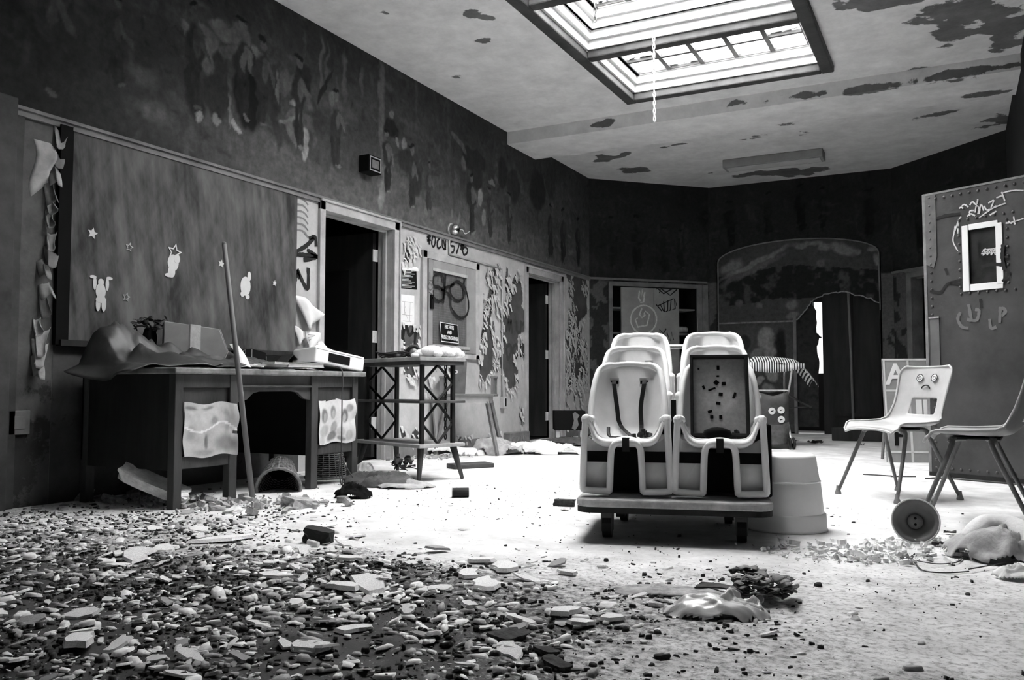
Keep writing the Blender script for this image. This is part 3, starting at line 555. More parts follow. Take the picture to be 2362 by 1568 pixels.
# --- chalkboard on the left wall
def Mchalk():
    m, nt, b = newmat('smeared_chalkboard'); b.inputs['Roughness'].default_value = .7; b.inputs['Specular IOR Level'].default_value = .3
    tc = nt.nodes.new('ShaderNodeTexCoord'); outs = []
    for rot, sc, s in ((.55, (3.2, 1, .7), 1.6), (-.45, (3.4, 1, .6), 1.5), (.0, (1, 1, 1), 1.6), (.12, (9, 1, .5), 1.6)):
        m0 = nt.nodes.new('ShaderNodeMapping'); m0.inputs['Rotation'].default_value = (0, rot, 0); nt.links.new(tc.outputs['Object'], m0.inputs[0])
        mp = nt.nodes.new('ShaderNodeMapping'); mp.inputs['Scale'].default_value = sc
        n = nt.nodes.new('ShaderNodeTexNoise'); n.inputs['Scale'].default_value = s; n.inputs['Detail'].default_value = 6; n.inputs['Roughness'].default_value = .6
        nt.links.new(m0.outputs[0], mp.inputs[0]); nt.links.new(mp.outputs[0], n.inputs['Vector']); outs.append(n.outputs[0])
    acc = outs[0]
    for q in outs[1:]:
        ad = nt.nodes.new('ShaderNodeMath'); ad.operation = 'ADD'; nt.links.new(acc, ad.inputs[0]); nt.links.new(q, ad.inputs[1]); acc = ad.outputs[0]
    mr = nt.nodes.new('ShaderNodeMapRange'); mr.inputs[1].default_value = 1.7; mr.inputs[2].default_value = 2.4; mr.inputs[3].default_value = .022; mr.inputs[4].default_value = .15
    nt.links.new(acc, mr.inputs[0]); nt.links.new(mr.outputs[0], b.inputs['Base Color']); return m
cbd = wthing('chalkboard', 'large smeared chalkboard on the left wall above the desk', 'chalkboard', 'L')
q = MB(); q.bb((3.205, -.028, .93), (5.126, 0, 2.165)); q.build('slate', Mchalk(), cbd)
q = MB(); q.bb((3.125, -.035, .9), (3.205, 0, 2.17)); q.build('frame_side', MT['black'], cbd)
q = MB(); q.bb((3.15, -.05, .895), (5.14, 0, .93)); q.build('chalk_rail', MT['dark'], cbd)
q = MB(); q.bb((3.2, -.036, 2.15), (5.14, -.028, 2.168)); q.build('top_rail', MT['jambd'], cbd)
def star(r, n=5, a0=0): return [((r if i % 2 == 0 else r*.48)*math.sin(a0+math.pi*i/n), (r if i % 2 == 0 else r*.48)*math.cos(a0+math.pi*i/n)) for i in range(2*n)]
for (x, y, r, sol, lab) in [(213, 538, .034, 1, 'solid pale paper star, upper left on the chalkboard'), (298, 570, .03, 0, 'small outlined paper star left of the middle cutout on the chalkboard'), (291, 685, .03, 0, 'small outlined paper star beside the lowest left cutout on the chalkboard'), (633, 653, .022, 1, 'tiny pale paper star near the right edge of the chalkboard'), (402, 582, .062, 2, 'large outlined paper star above the middle cutout on the chalkboard'), (510, 608, .028, 1, 'small grey paper star half behind the leaning pole')]:
    uu, zz = LW(x, y, XL+.03); s_ = MB(); P = star(r, a0=.2)
    if sol == 1: s_.prism(P, (uu, -.030, zz), (1, 0, 0), (0, 0, 1), .002)
    else:
        Q = star(r*.68, a0=.2); n = 10; V = [(uu+p[0], -.032, zz+p[1]) for p in P]+[(uu+p[0], -.032, zz+p[1]) for p in Q]
        s_.add(V, [(i, (i+1) % n, n+(i+1) % n, n+i) for i in range(n)])
    tag(wf(s_.build('paper_star', MT['cream'] if sol else MT['paperg'], solid=.002), 'L'), lab, 'cutout', 'paper cutouts on the chalkboard')
def blob(parts, x, y, lab):
    uu, zz = LW(x, y, XL+.03); s_ = MB()
    for i, (dx, dz, rx, rz) in enumerate(parts): s_.prism([(dx+rx*math.cos(t), dz+rz*math.sin(t)) for t in np.linspace(0, 6.283, 16, endpoint=False)], (uu, -.030-.0006*i, zz), (1, 0, 0), (0, 0, 1), .002)
    tag(wf(s_.build('paper_cutout', MT['cream']), 'L'), lab, 'cutout', 'paper cutouts on the chalkboard')
blob([(0, .0, .034, .05), (0, .055, .02, .022), (-.042, .045, .012, .04), (.042, .047, .012, .04), (-.055, .082, .022, .010), (.055, .084, .022, .010), (-.018, -.075, .016, .045), (.02, -.075, .016, .045), (0, -.05, .036, .02)], 232, 672, 'pale paper cutout with raised arms, lower left on the chalkboard')
blob([(0, 0, .045, .055), (-.012, -.06, .03, .04), (.03, .03, .025, .03), (-.03, -.085, .035, .014)], 399, 606, 'white paper cutout hanging from the large star on the chalkboard')
blob([(0, 0, .05, .07), (.035, .075, .018, .035), (-.03, -.06, .02, .02), (.02, -.075, .02, .018)], 566, 660, 'pale oval paper cutout right of the pole on the chalkboard')
# --- peeling wallpaper curls at the far left
for i in range(15):
    z0 = .75+i*.094+random.uniform(-.03, .03); u0 = 3.085-.012*(14-i)*.55+random.uniform(-.02, .03); w = random.uniform(.05, .10); h = random.uniform(.08, .16); s_ = MB()
    rows = []
    for a in np.linspace(0, 1, 9):
        rows.append([(u0+w*(1-a*.6)*b+.012*math.sin(7*b+i), -.006-.075*a**1.5*(.4+.6*b)-.02*math.sin(a*3+i)*b, z0+h/2-h*a+.02*math.sin(5*b+i)) for b in np.linspace(0, 1, 6)])
    s_.grid(rows)
    tag(wf(s_.build('wallpaper_curl', M('peeled_wallpaper_%d' % i, random.uniform(.16, .34), .9, .3, 14), smooth=True, solid=.002), 'L'), 'wallpaper strip curling off the wall left of the chalkboard, %s' % ('lowest second third fourth fifth sixth seventh eighth ninth tenth eleventh twelfth thirteenth fourteenth topmost'.split()[i]+(' of the strips' if i in (0, 14) else ' from the bottom')), 'wallpaper', 'peeling wallpaper strips')
s_ = MB(); s_.grid([[(2.98+.10*b+.02*math.sin(6*a), -.004-.05*math.sin(math.pi*a)*b, 2.05-.33*a*(1-.3*b)) for b in np.linspace(0, 1, 6)] for a in np.linspace(0, 1, 9)])
tag(wf(s_.build('wallpaper_flap', MT['paperg'], smooth=True, solid=.002), 'L'), 'large loose wallpaper flap at the top of the far left wall', 'wallpaper')
so = MB(); so.bb((2.88, -.02, .40), (3.0, 0, .53)); so.bb((2.91, -.024, .43), (2.97, -.02, .50)); tag(wf(so.build('wall_socket', MT['jambd'], bevel=.004), 'L'), 'square wall socket low on the far left wall', 'socket')
# --- fire hose cabinet
fc = wthing('fire_hose_cabinet', 'recessed fire hose cabinet with graffitied mesh door on the left wall', 'cabinet', 'L')
u0, u1, z0, z1 = 6.905, 8.01, .95, 1.985; w = .075
for (a, b2) in (((u0, -.035, z0), (u0+w, 0, z1)), ((u1-w, -.035, z0), (u1, 0, z1)), ((u0, -.035, z1-w), (u1, 0, z1)), ((u0, -.035, z0), (u1, 0, z0+.05))):
    q = MB(); q.bb(a, b2); q.build('casing', MT['jamb'], fc, bevel=.006)
dr = MB(); a, b2, zz0, zz1 = u0+w+.03, u1-w-.002, z0+.055, z1-w-.002
for (p, r2) in (((a, -.03, zz0), (7.086, -.002, zz1)), ((7.74, -.03, zz0), (b2, -.002, zz1)), ((7.086, -.03, 1.82), (7.74, -.002, zz1)), ((7.086, -.03, zz0), (7.74, -.002, 1.08))): dr.bb(p, r2)
dr = dr.build('door', MT['greyp'], fc, bevel=.003)
q = MB(); q.bb((7.086, -.014, 1.08), (7.74, -.008, 1.82)); q.build('glass', M('dusty_wired_glass', .13, .35, .2, 6), dr)
q = MB()
for i in range(1, 26): x = 7.086+.654*i/26; q.bb((x-.0014, -.0165, 1.08), (x+.0014, -.014, 1.82))
for i in range(1, 30): zz = 1.08+.74*i/30; q.bb((7.086, -.0165, zz-.0014), (7.74, -.014, zz+.0014))
tag(q.build('wire_mesh', MT['tin'], dr), kind='stuff')
q = MB(); q.bb((7.07, -.038, 1.045), (7.80, -.02, 1.075)); q.build('sill', MT['jamb'], dr); q = MB(); q.bb((7.08, -.034, 1.80), (7.75, -.02, 1.83)); q.build('head_bead', MT['jamb'], dr)
q = MB(); q.bb((7.03, -.05, 1.42), (7.075, -.028, 1.56)); q.cyl((7.052, -.06, 1.53), (7.052, -.05, 1.53), .012); q.build('latch', MT['black'], dr)
q = MB(); q.bb((u0+w, -.004, zz0), (a, .02, zz1)); q.build('door_gap', MT['black'], fc)
RG = lambda x, y: LW(920+x*.2168, 520+y*.2168)
def graf2(name, strokes, f, wd, mat, k, y, parent): 
    g = MB()
    for L in strokes:
        P = [(*f(*p), 0) for p in L]; Q = [(v.x, v.y) for v in bez(P, 6*len(L))] if len(P) > 2 else [p[:2] for p in P]; stroke(g, Q, wd, y)
    o = g.build(name, MT[mat] if isinstance(mat, str) else mat, parent); return o
graf2('graffiti', [[(440, 620), (440, 545), (400, 515), (350, 535), (335, 590), (345, 640), (400, 655), (445, 700), (450, 750), (430, 795), (390, 800), (345, 770), (338, 690)], [(472, 520), (458, 690), (445, 830)], [(560, 630), (420, 680)], [(420, 680), (480, 710), (520, 760), (530, 870), (590, 960), (650, 982), (700, 940), (715, 840), (695, 720), (668, 640), (675, 570), (695, 550)], [(525, 640), (580, 600), (630, 612), (665, 680), (660, 760), (620, 800), (560, 780), (522, 720), (525, 640)]], RG, .026, 'ink', None, -.032, dr)
graf2('side_graffiti', [[(300, 500), (300, 570)], [(285, 580), (320, 590)], [(300, 600), (285, 650), (300, 690), (325, 665), (310, 620)], [(290, 710), (320, 730)]], RG, .012, M('faint_marker', .12, .8), None, -.033, dr)
sg = MB(); sg.prism([(7.20, 1.300), (7.535, 1.290), (7.555, 1.105), (7.225, 1.112)], (0, -.0405, 0), (1, 0, 0), (0, 0, 1), -.003)
sg = sg.build('warning_sign', MT['black'], fc)
q = MB(); P = [(7.20, 1.300), (7.535, 1.290), (7.555, 1.105), (7.225, 1.112), (7.20, 1.300)]; stroke(q, P, .008, -.0445); q.build('sign_border', MT['stickl'], sg)
def text(name, s, size, mat, parent, loc, rot, ext=.0008, ax='CENTER', sx=1.0):
    cu = bpy.data.curves.new(name, 'FONT'); cu.body = s; cu.size = size; cu.align_x = ax; cu.align_y = 'CENTER'; cu.extrude = ext; cu.offset = size*.02
    t_ = bpy.data.objects.new(name, cu); COL.objects.link(t_); dg = bpy.context.evaluated_depsgraph_get(); me = bpy.data.meshes.new_from_object(t_.evaluated_get(dg))
    bpy.data.objects.remove(t_); me.materials.append(MT[mat] if isinstance(mat, str) else mat); o = bpy.data.objects.new(name, me); COL.objects.link(o)
    if parent: o.parent = parent
    o.location = loc; o.rotation_euler = rot; o.scale = (sx, 1, 1); return o
for s, zz, uu in (('FIRE HOSE', 1.258, 7.37), ('AND', 1.205, 7.376), ('FIRE EXTINGUISHER', 1.150, 7.385)): text('sign_text', s, .052, 'stickl', sg, (uu, -.0445, zz), (math.pi/2, .04, 0), sx=.72)
# --- graffiti on the plain wall: painted on, parts of the wall
graf2('graffiti_letters', [[(295, 125), (338, 112)], [(312, 118), (325, 205)], [(298, 160), (338, 152)], [(350, 150), (365, 110), (385, 140), (380, 200), (362, 225), (348, 195), (350, 150)], [(432, 140), (412, 160), (405, 200), (415, 240), (447, 228)], [(460, 150), (460, 215), (475, 247), (494, 240), (492, 150)], [(470, 150), (496, 262)], [(592, 165), (550, 175), (553, 215), (585, 225), (580, 275), (555, 292)], [(600, 180), (642, 186), (610, 300)], [(668, 190), (658, 262)], [(650, 215), (695, 205)], [(690, 205), (675, 250), (690, 310), (720, 295), (728, 255), (700, 232), (675, 255)]], RG, .024, 'ink', None, -.003, WLo)
graf2('graffiti_faint', [[(1140, 1130), (1165, 1000), (1175, 1120), (1190, 1010), (1205, 1150)], [(1250, 1010), (1255, 1120), (1290, 1130), (1300, 1010)], [(1310, 1060), (1335, 1040), (1345, 1120)], [(1140, 1300), (1180, 1270), (1195, 1330), (1160, 1420), (1140, 1300)], [(1215, 1290), (1250, 1270), (1265, 1350), (1230, 1420), (1210, 1350), (1215, 1290)], [(1300, 1400), (1295, 1280), (1330, 1290), (1310, 1340), (1345, 1400)]], RG, .045, M('faded_spray', .045, .8), None, -.002, WLo)
RH = lambda x, y: LW(650+x*.4464, 420+y*.4464)
graf2('graffiti_arrows', [[(65, 362), (120, 332), (165, 288)], [(138, 292), (170, 285), (176, 332)], [(68, 375), (130, 376), (192, 388)], [(128, 350), (178, 386), (110, 402)], [(66, 525), (76, 462), (90, 500)], [(78, 450), (130, 552), (135, 442)]], RH, .034, 'ink', None, -.004, WLo)
graf2('graffiti_swirls', [[(70, 80+i*33), (110, 90+i*33), (135, 120+i*33)] for i in range(6)], RH, .016, M('grey_scribble', .2, .8), None, -.003, WLo)
graf2('graffiti_lower', [[(640, 880), (625, 800), (640, 745), (660, 790), (690, 760), (680, 880)]], RH, .04, 'ink', None, -.003, WLo)
# --- notices
no = MB(); no.prism([LW(922, 620), LW(960, 626), LW(961, 668), LW(923, 664)], (0, 0, 0), (1, 0, 0), (0, 0, 1), .004); no = tag(wf(no.build('black_notice', MT['black']), 'L'), 'black printed notice between the doorway and the fire cabinet', 'notice')
q = MB()
for i in range(13):
    y = 625+i*3.1; stroke(q, [LW(926, y), LW(926+random.uniform(14, 32), y+1.2)], .006, -.006)
q.build('print_lines', MT['paperg'], no)
q = MB(); q.grid([[(LW(923+38*a, 612+10*b+4*a)[0], -.004-.02*math.sin(2*b), LW(923+38*a, 612+10*b+4*a)[1]) for b in (0, .5, 1)] for a in (0, .5, 1)]); q.build('curled_top', MT['paper'], no, solid=.001)
no = MB(); no.prism([LW(921, 678), LW(955, 682), LW(955, 751), LW(922, 748)], (0, 0, 0), (1, 0, 0), (0, 0, 1), .004); no = tag(wf(no.build('floor_plan_notice', MT['paper']), 'L'), 'white sheet with a line plan below the black notice', 'notice')
q = MB()
for L in [[(926, 695), (952, 698)], [(932, 695), (932, 725)], [(926, 725), (950, 728)], [(945, 698), (944, 740)], [(934, 706), (931, 715), (939, 735)], [(928, 740), (948, 742)]]: stroke(q, [LW(*p) for p in L], .004, -.006)
q.build('plan_lines', M('pale_print', .35, .9), no)
def sheetpaper(name, P, mat, lab, amp=.02, k='L', X=XL, cat='paper'):
    (a, b2, c2, d2) = [LW(*p, X) for p in P]; g = []; off = (X-XL)
    for i in range(9):
        r = []
        for j in range(9):
            s, t_ = i/8, j/8; uu = (a[0]*(1-s)+b2[0]*s)*(1-t_)+(d2[0]*(1-s)+c2[0]*s)*t_; zz = (a[1]*(1-s)+b2[1]*s)*(1-t_)+(d2[1]*(1-s)+c2[1]*s)*t_
            r.append((uu, -off-.004-amp*abs(math.sin(2.4*s+t_*2.1))*(s*(1-s)*2+t_), zz))
        g.append(r)
    m_ = MB(); m_.grid(g); return tag(wf(m_.build(name, MT[mat], smooth=True, solid=.0015), k), lab, cat)
sheetpaper('loose_sheet', [(678, 680), (708, 690), (737, 725), (704, 765)], 'paper', 'large tilted white sheet stuck to the wall left of the first doorway', .05, X=XL+.02)
sheetpaper('loose_sheet', [(675, 748), (690, 760), (712, 768), (682, 798)], 'paper', 'small folded white sheet under the tilted sheet by the doorway', .04, X=XL+.015)
p_ = sheetpaper('printed_sheet', [(704, 764), (738, 768), (742, 806), (698, 806)], 'paper', 'curved sheet with printed lines above the desk by the doorway', .07, X=XL+.03)
q = MB()
for i in range(9): stroke(q, [LW(708+i*.5, 772+i*3.4, XL+.07), LW(732, 774+i*3.4, XL+.07)], .004, -.075-.004)
q.build('print_lines', MT['tin'], p_)
# --- exit speaker, bell, conduit, sockets, heater box
sp = wthing('speaker_box', 'small dark rectangular box with a pale rim on the mural above the first doorway', 'speaker', 'L'); uu, zz = LW(842, 383)
q = MB(); q.bb((uu-.09, -.11, zz-.075), (uu+.09, 0, zz+.075)); q.build('case', MT['black'], sp, bevel=.006)
q = MB(); q.tube([(uu-.075, -.113, zz-.058), (uu+.075, -.113, zz-.058), (uu+.075, -.113, zz+.058), (uu-.075, -.113, zz+.058)], .006, 5, closed=True); q.build('rim', MT['steel'], sp)
q = MB(); q.bb((uu-.05, -.116, zz-.035), (uu+.05, -.11, zz+.035)); q.build('grille', MT['tin'], sp)
bl = wthing('wall_bell', 'small round chrome alarm bell on the rail above the fire cabinet', 'bell', 'L'); uu, zz = LW(1038, 530)
q = MB(); q.lathe([(.0, .10), (.03, .10), (.05, .08), (.055, .05), (.055, 0)], 20, Matrix.Translation((uu, 0, zz)) @ Matrix.Rotation(math.pi/2, 4, 'X')); q.build('gong', MT['chrome'], bl, smooth=True)
q = MB(); q.lathe([(.065, 0), (.065, .02), (.05, .02)], 20, Matrix.Translation((uu, 0, zz)) @ Matrix.Rotation(math.pi/2, 4, 'X')); q.build('base', MT['steel'], bl)
q = MB(); q.tube(bez([(uu+.05, -.04, zz), (uu+.15, -.06, zz+.02), (uu+.22, -.05, zz-.01), (uu+.3, -.06, zz+.03)], 16), .004, 5); q.build('loose_wire', MT['cream'], bl)
cd = MB(); a = LW(1034, 548); cd.tube([(a[0], -.012, a[1]-.02), (a[0], -.012, 2.02), (a[0]+.02, -.012, 2.01), (8.55, -.012, 2.0)], .011, 6); cd.tube([(8.56, -.012, 2.0), (8.565, -.012, .52)], .011, 6)
tag(wf(cd.build('conduit', MT['jamb'], smooth=True), 'L'), 'painted conduit pipe running past the fire cabinet down to the wall socket', 'pipe')
uu, zz = LW(1157, 928); sk2 = wthing('socket_box', 'small surface socket box on the peeling wall at the foot of the conduit', 'socket', 'L')
q = MB(); q.bb((uu-.045, -.05, zz-.065), (uu+.045, 0, zz+.065)); q.build('box', MT['jamb'], sk2, bevel=.005); q = MB(); q.bb((uu-.008, -.053, zz-.045), (uu+.02, -.05, zz+.045)); q.build('slot', MT['black'], sk2)
hb = wthing('low_outlet_box', 'long low metal box with round knockouts at the foot of the peeling wall', 'outlet', 'L')
q = MB(); q.bb((8.62, -.09, .0), (9.12, 0, .14)); q.build('case', MT['jambd'], hb, bevel=.008)
for i in range(5): q = MB(); q.tube([(8.69+.09*i+.03*math.cos(t_), -.092, .065+.03*math.sin(t_)) for t_ in np.linspace(0, 6.283, 14, endpoint=False)], .003, 4, closed=True); q.build('knockout', MT['tin'], hb)
# --- flaking paint chips standing off the wall
fl = MB(); cnt = 0
hi = ptw+.66*(fbm(wu*4, wz*3, 99, 4)-.5)
cand = np.where((np.abs(hi-.5) < .10) & (wu > 6.5) & (wu < 11.15) & (wz > .12) & (wz < 2.1))[0]
cand = np.array([i for i in cand if not (D1[0]-.1 < wu[i] < D1[1]+.1 or D2[0]-.1 < wu[i] < D2[1]+.1 or (6.9 < wu[i] < 8.02 and wz[i] > .93))]); RNG.shuffle(cand)
for i in cand[:800]:
    u, z = wu[i]+random.uniform(-.015, .015), wz[i]+random.uniform(-.015, .015); w, h = random.uniform(.015, .06), random.uniform(.02, .11); a = random.uniform(-.35, .35); c_ = random.uniform(.3, 1.2); lift = random.uniform(.008, .03)
    V = []
    for r in range(4):
        t_ = r/3; y = -.003-lift*t_**c_; s = w*(1-.6*t_)/2+random.uniform(0, .006)
        for sg_ in (-1, 1): x = sg_*s; zz = -h*t_; V.append((u+x*math.cos(a)-zz*math.sin(a), y-.004*random.random(), z+x*math.sin(a)+zz*math.cos(a)))
    fl.add(V, [(2*r, 2*r+1, 2*r+3, 2*r+2) for r in range(3)])
fl = tag(fl.build('paint_flakes', M('curled_paint', .52, .8, .2, 20), WLo, smooth=True), 'curled flakes of pale paint', kind='stuff')
# --- ceiling light box and hanging chains
p0 = FL(1690, 380, ZC); p1 = FL(1895, 352, ZC); cl = thing('ceiling_light', 'long boxed ceiling light fixture with peeled paint beyond the beam', 'light', (-2.02, 11.22, 0))
q = MB(); q.bb((-.62, -.14, ZC-.11), (.62, .14, ZC)); q.build('housing', MT['greyp'], cl, bevel=.01)
q = MB(); q.bb((-.58, -.10, ZC-.115), (.58, .10, ZC-.11)); q.build('diffuser', MT['cream'], cl)
def chain(name, p, L, link, r, mat, lab, asparts=False):
    root = thing(name, lab, 'chain', p) if asparts else None; mb = MB(); n = int(L/(link*1.5)); z = 0; me0 = None
    for i in range(n):
        pts = []
        for t_ in np.linspace(0, 2*math.pi, 14, endpoint=False):
            x = link*.42*math.cos(t_); zz = link*math.sin(t_)
            pts.append((x, 0, z-zz) if i % 2 == 0 else (0, x, z-zz))
        if asparts: q = MB(); q.tube(pts, r, 6, closed=True); q.build('link', mat, root, smooth=True)
        else: mb.tube(pts, r, 5, closed=True)
        z -= link*1.55
    if not asparts:
        o = mb.build(name, mat, smooth=True); o.location = p; return tag(o, lab, 'chain')
    return root
pA = FL(1508, 90, 3.57); LA = 3.57-onX(1508, 285, pA.x).z
ca = chain('roof_chain', pA, LA, .022, .005, MT['stickl'], 'long pale chain hanging below the beam from the roof light')
pB = FL(1372, -40, 3.6); chain('roof_chain', pB, .3, .022, .005, MT['tin'], 'short dark chain hanging inside the left corner of the roof light')
# ================================================================== the six-seat buggy
def copy_tree(o, parent=None):
    c_ = o.copy(); COL.objects.link(c_); c_.parent = parent
    for ch in list(o.children): copy_tree(ch, c_)
    return c_
bp_ = FL(1553, 1250); BZ = math.radians(15.5)
bug = thing('six_seat_buggy', 'cart with six white moulded child seats in three rising rows', 'buggy', (bp_.x, bp_.y, 0), BZ)
def lerp_tab(T, t):
    for i in range(len(T)-1):
        if t <= T[i+1][0]: a = (t-T[i][0])/(T[i+1][0]-T[i][0]); a = a*a*(3-2*a) if len(T[i]) > 9 else a; return [T[i][k]*(1-a)+T[i+1][k]*a for k in range(1, len(T[i]))]
    return list(T[-1][1:])
def make_seat():
    #      t    y     z     w     s     ny    nz
    T = [(0.0, .005, .425, .150, .085, 0, 1), (.10, .06, .412, .155, .10, 0, 1), (.26, .16, .402, .158, .11, -.05, 1), (.36, .215, .418, .160, .115, -.5, .85), (.44, .25, .46, .162, .12, -.9, .4), (.55, .275, .53, .163, .115, -1, .22), (.68, .30, .605, .158, .10, -1, .2), (.80, .32, .67, .150, .078, -1, .2), (.90, .337, .72, .138, .055, -1, .2), (.96, .345, .742, .118, .042, -1, .2), (1.0, .349, .752, .088, .034, -1, .2)]
    NT, NU = 44, 25; Gd = []
    for i in range(NT+1):
        y, z, w, s, ny, nz = lerp_tab(T, i/NT); l = math.hypot(ny, nz); ny /= l; nz /= l; r = []
        for j in range(NU):
            u = -1+2*j/(NU-1); f = abs(u)**(8-3*min(1, i/NT*2)); x = math.copysign(abs(u)**.9, u)*w*(1+.03*f)
            arch = .010*(1-u*u)*max(0, (i/NT-.9)/.1)
            r.append(Vector((x, y+ny*s*f, z+nz*s*f+arch)))
        Gd.append(r)
    m_ = MB(); m_.grid(Gd)
    st = m_.build('seat', MT['seat'], None, smooth=True, solid=.008, soff=-1)
    # rolled rim: up the left side, over the top, down the right
    path = [Gd[i][0] for i in range(0, NT+1)] + Gd[NT][1:-1] + [Gd[i][-1] for i in range(NT, -1, -1)]
    path = [Vector((-.175, -.012, .505)), Vector((-.168, -.004, .522))] + path + [Vector((.168, -.004, .522)), Vector((.175, -.012, .505))]
    q = MB(); q.tube(path, .0145, 8); q.build('rim', MT['seat'], st, smooth=True)
    # front apron: two calf troughs either side of an arch
    def half(sg): return [(sg*.176, .52), (sg*.181, .42), (sg*.186, .30), (sg*.188, .222), (sg*.176, .207), (sg*.085, .203), (sg*.072, .214), (sg*.068, .30), (sg*.064, .37), (sg*.056, .398), (sg*.036, .412)]
    L = half(-1); Rr = half(1)[::-1]; out = L+[(0, .415)]+Rr
    P3 = [Vector((p[0], -.012-.035*(.52-p[1]), p[1])) for p in out]
    q = MB(); q.tube(bez(P3, 120), .0145, 8); q.build('front_rim', MT['seat'], st, smooth=True)
    q = MB(); dep = .06
    B3 = bez(P3, 90); q.grid([[p, p+Vector((0, dep, 0))] for p in B3])
    # outer flank and back plate of each trough
    for sg in (-1, 1):
        H = half(sg); inner = [(sg*.062, .385), (sg*.12, .40), (sg*.165, .43)]
        poly = H[1:10]+inner
        if sg > 0: poly = poly[::-1]
        V = [Vector((p[0], .038-.035*(.52-p[1]), p[1])) for p in poly]; q.add(V, [tuple(range(len(V)))])
    # lip between pan and apron
    rows = []
    E0 = [Vector((-.176, Gd[0][0].y, .515))]+[Gd[0][j] for j in range(NU)]+[Vector((.176, Gd[0][0].y, .515))]
    for e in E0:
        hump = .012*math.exp(-(e.x/.045)**2); r = []
        for k in range(8):
            a = k/7*math.pi*.62; r.append(Vector((e.x*(1+.04*k/7*(abs(e.x) > .12)), e.y+.006-.030*math.sin(a)+(.02 if k == 7 else 0), e.z+hump*(1-k/7)-.019*(1-math.cos(a))-(.004 if k == 7 else 0))))
        rows.append(r)
    for sg in (-1, 1): q.ball((sg*.176, -.004, .512), (.017, .020, .020), 12, 8)
    q.grid(rows); q.build('apron', MT['seat'], st, smooth=True, solid=.006)
    for sg in (-1, 1):
        q = MB(); a, b2 = sorted((sg*.078, sg*.172)); q.bb((a, .022, .325), (b2, .036, .372)); q.build('calf_strap', MT['black'], st)
        # harness slots
        sl = MB(); z = .69; y = .314; sl.box((sg*.07, y, z), (.044, .006, .012)); sl.box((sg*.07, y-.004, z-.028), (.044, .006, .012)); sl.build('slot_plate', MT['stickl'], st)
        sl = MB(); sl.box((sg*.07, y-.001, z-.014), (.038, .006, .016)); sl.build('slot', MT['black'], st)
        for k in range(3):   # side slits
            z = .50+.065*k; sl = MB(); x = sg*(.158-.004*k); sl.box((x, .215+.03*k, z), (.006, .008, .04), rotm(-.25)); sl.build('side_slit', MT['stickl'], st)
    q = MB(); q.box((0, -.012, .432), (.03, .05, .006)); q.box((0, -.037, .405), (.03, .006, .06)); q.build('crotch_strap', MT['rubber'], st)
    return st
def straps(st, full=True, seed=0):
    for sg in (-1, 1):
        q = MB(); pts = [(sg*.07, .312, .682), (sg*.07, .285, .668)]
        pts += ([(sg*.055, .255, .56), (sg*.04 if sg < 0 else .058, .235, .48), (.015 if sg < 0 else .06, .19, .43), (.05 if sg < 0 else .07, .13, .42)] if full else [(sg*.06, .262, .57), (sg*.058, .24, .50)])
        B = bez(pts, 24); V = []
        for p in B: V += [p+Vector((-.010, 0, 0)), p+Vector((.010, 0, 0))]
        q.add(V, [(2*i, 2*i+1, 2*i+3, 2*i+2) for i in range(len(B)-1)]); q.build('shoulder_strap', MT['rubber'], st, solid=.004)
    if full:
        q = MB()
        for i in range(9): q.box((.03+.075*random.random(), .07+.10*random.random(), .432+.02*random.random()), (.03, .022, .016), rotm(random.random()*2, random.random()*2, random.random()*3))
        q.build('buckle', MT['rubber'], st, bevel=.003)
        q = MB(); q.tube(bez([(-.09, .18, .47), (-.08, .12, .432), (-.03, .09, .43)], 10), .008, 6, flat=.5); q.build('lap_strap', MT['rubber'], st)
seat0 = make_seat(); first = True
for row in range(3):
    for sg in (-1, 1):
        s_ = seat0 if first else copy_tree(seat0); first = False
        s_.parent = bug; s_.location = (sg*.199-.0*row, .03+.46*row, .005+.098*row); s_.rotation_euler = (0, 0, sg*-.02)
        if not (row == 0 and sg == 1): straps(s_, row == 0, row)
        s_['label'] = '%s %s moulded seat' % (('front', 'middle', 'rear')[row], ('left', 'right')[sg > 0])
# dark stepped body under the seats, board, wheels, handle
q = MB()
for row in range(3): q.bb((-.33, .12+.46*row, .20 if row == 0 else .36), (.36, .58+.46*row, .385+.098*row))
q.bb((.36, .06, .19), (.415, .62, .50)); q.bb((.36, .62, .36), (.415, 1.42, .56)); q.build('body', MT['black'], bug, bevel=.01)
q = MB(); rp = [(-.405, 0), (.405, 0)]
poly = [(-.41+.07*(1-math.cos(a)), -.085+.07*(1-math.sin(a))) for a in np.linspace(0, math.pi/2, 6)] ; poly = poly + [(-p[0], p[1]) for p in poly[::-1]] + [(.41, .62), (-.41, .62)]
q.prism(poly, (0, 0, .148), (1, 0, 0), (0, 1, 0), .034); q.build('platform', M('scuffed_board', .42, .6, .45, 9, .25, 40), bug, bevel=.008)
q = MB(); q.prism([(p[0]*.995, p[1]+.004) for p in poly], (0, 0, .125), (1, 0, 0), (0, 1, 0), .025); q.build('platform_edge', MT['iron'], bug)
for (x, y) in ((-.285, .06), (.285, .06)):
    q = MB(); q.box((x, y, .085), (.052, .05, .115), tap=1.08); lg = q.build('caster_fork', MT['deskwood'], bug, bevel=.006)
    q = MB(); q.cyl((x-.02, y+.005, .05), (x+.02, y+.005, .05), .05, n=18); q.build('wheel', MT['rubber'], lg, smooth=False)
for (x, y) in ((-.25, .56), (.25, .56)):
    q = MB(); q.box((x, y, .095), (.045, .05, .10)); lg = q.build('caster_fork', MT['deskwood'], bug, bevel=.006); q = MB(); q.cyl((x-.018, y, .05), (x+.018, y, .05), .05, n=18); q.build('wheel', MT['rubber'], lg)
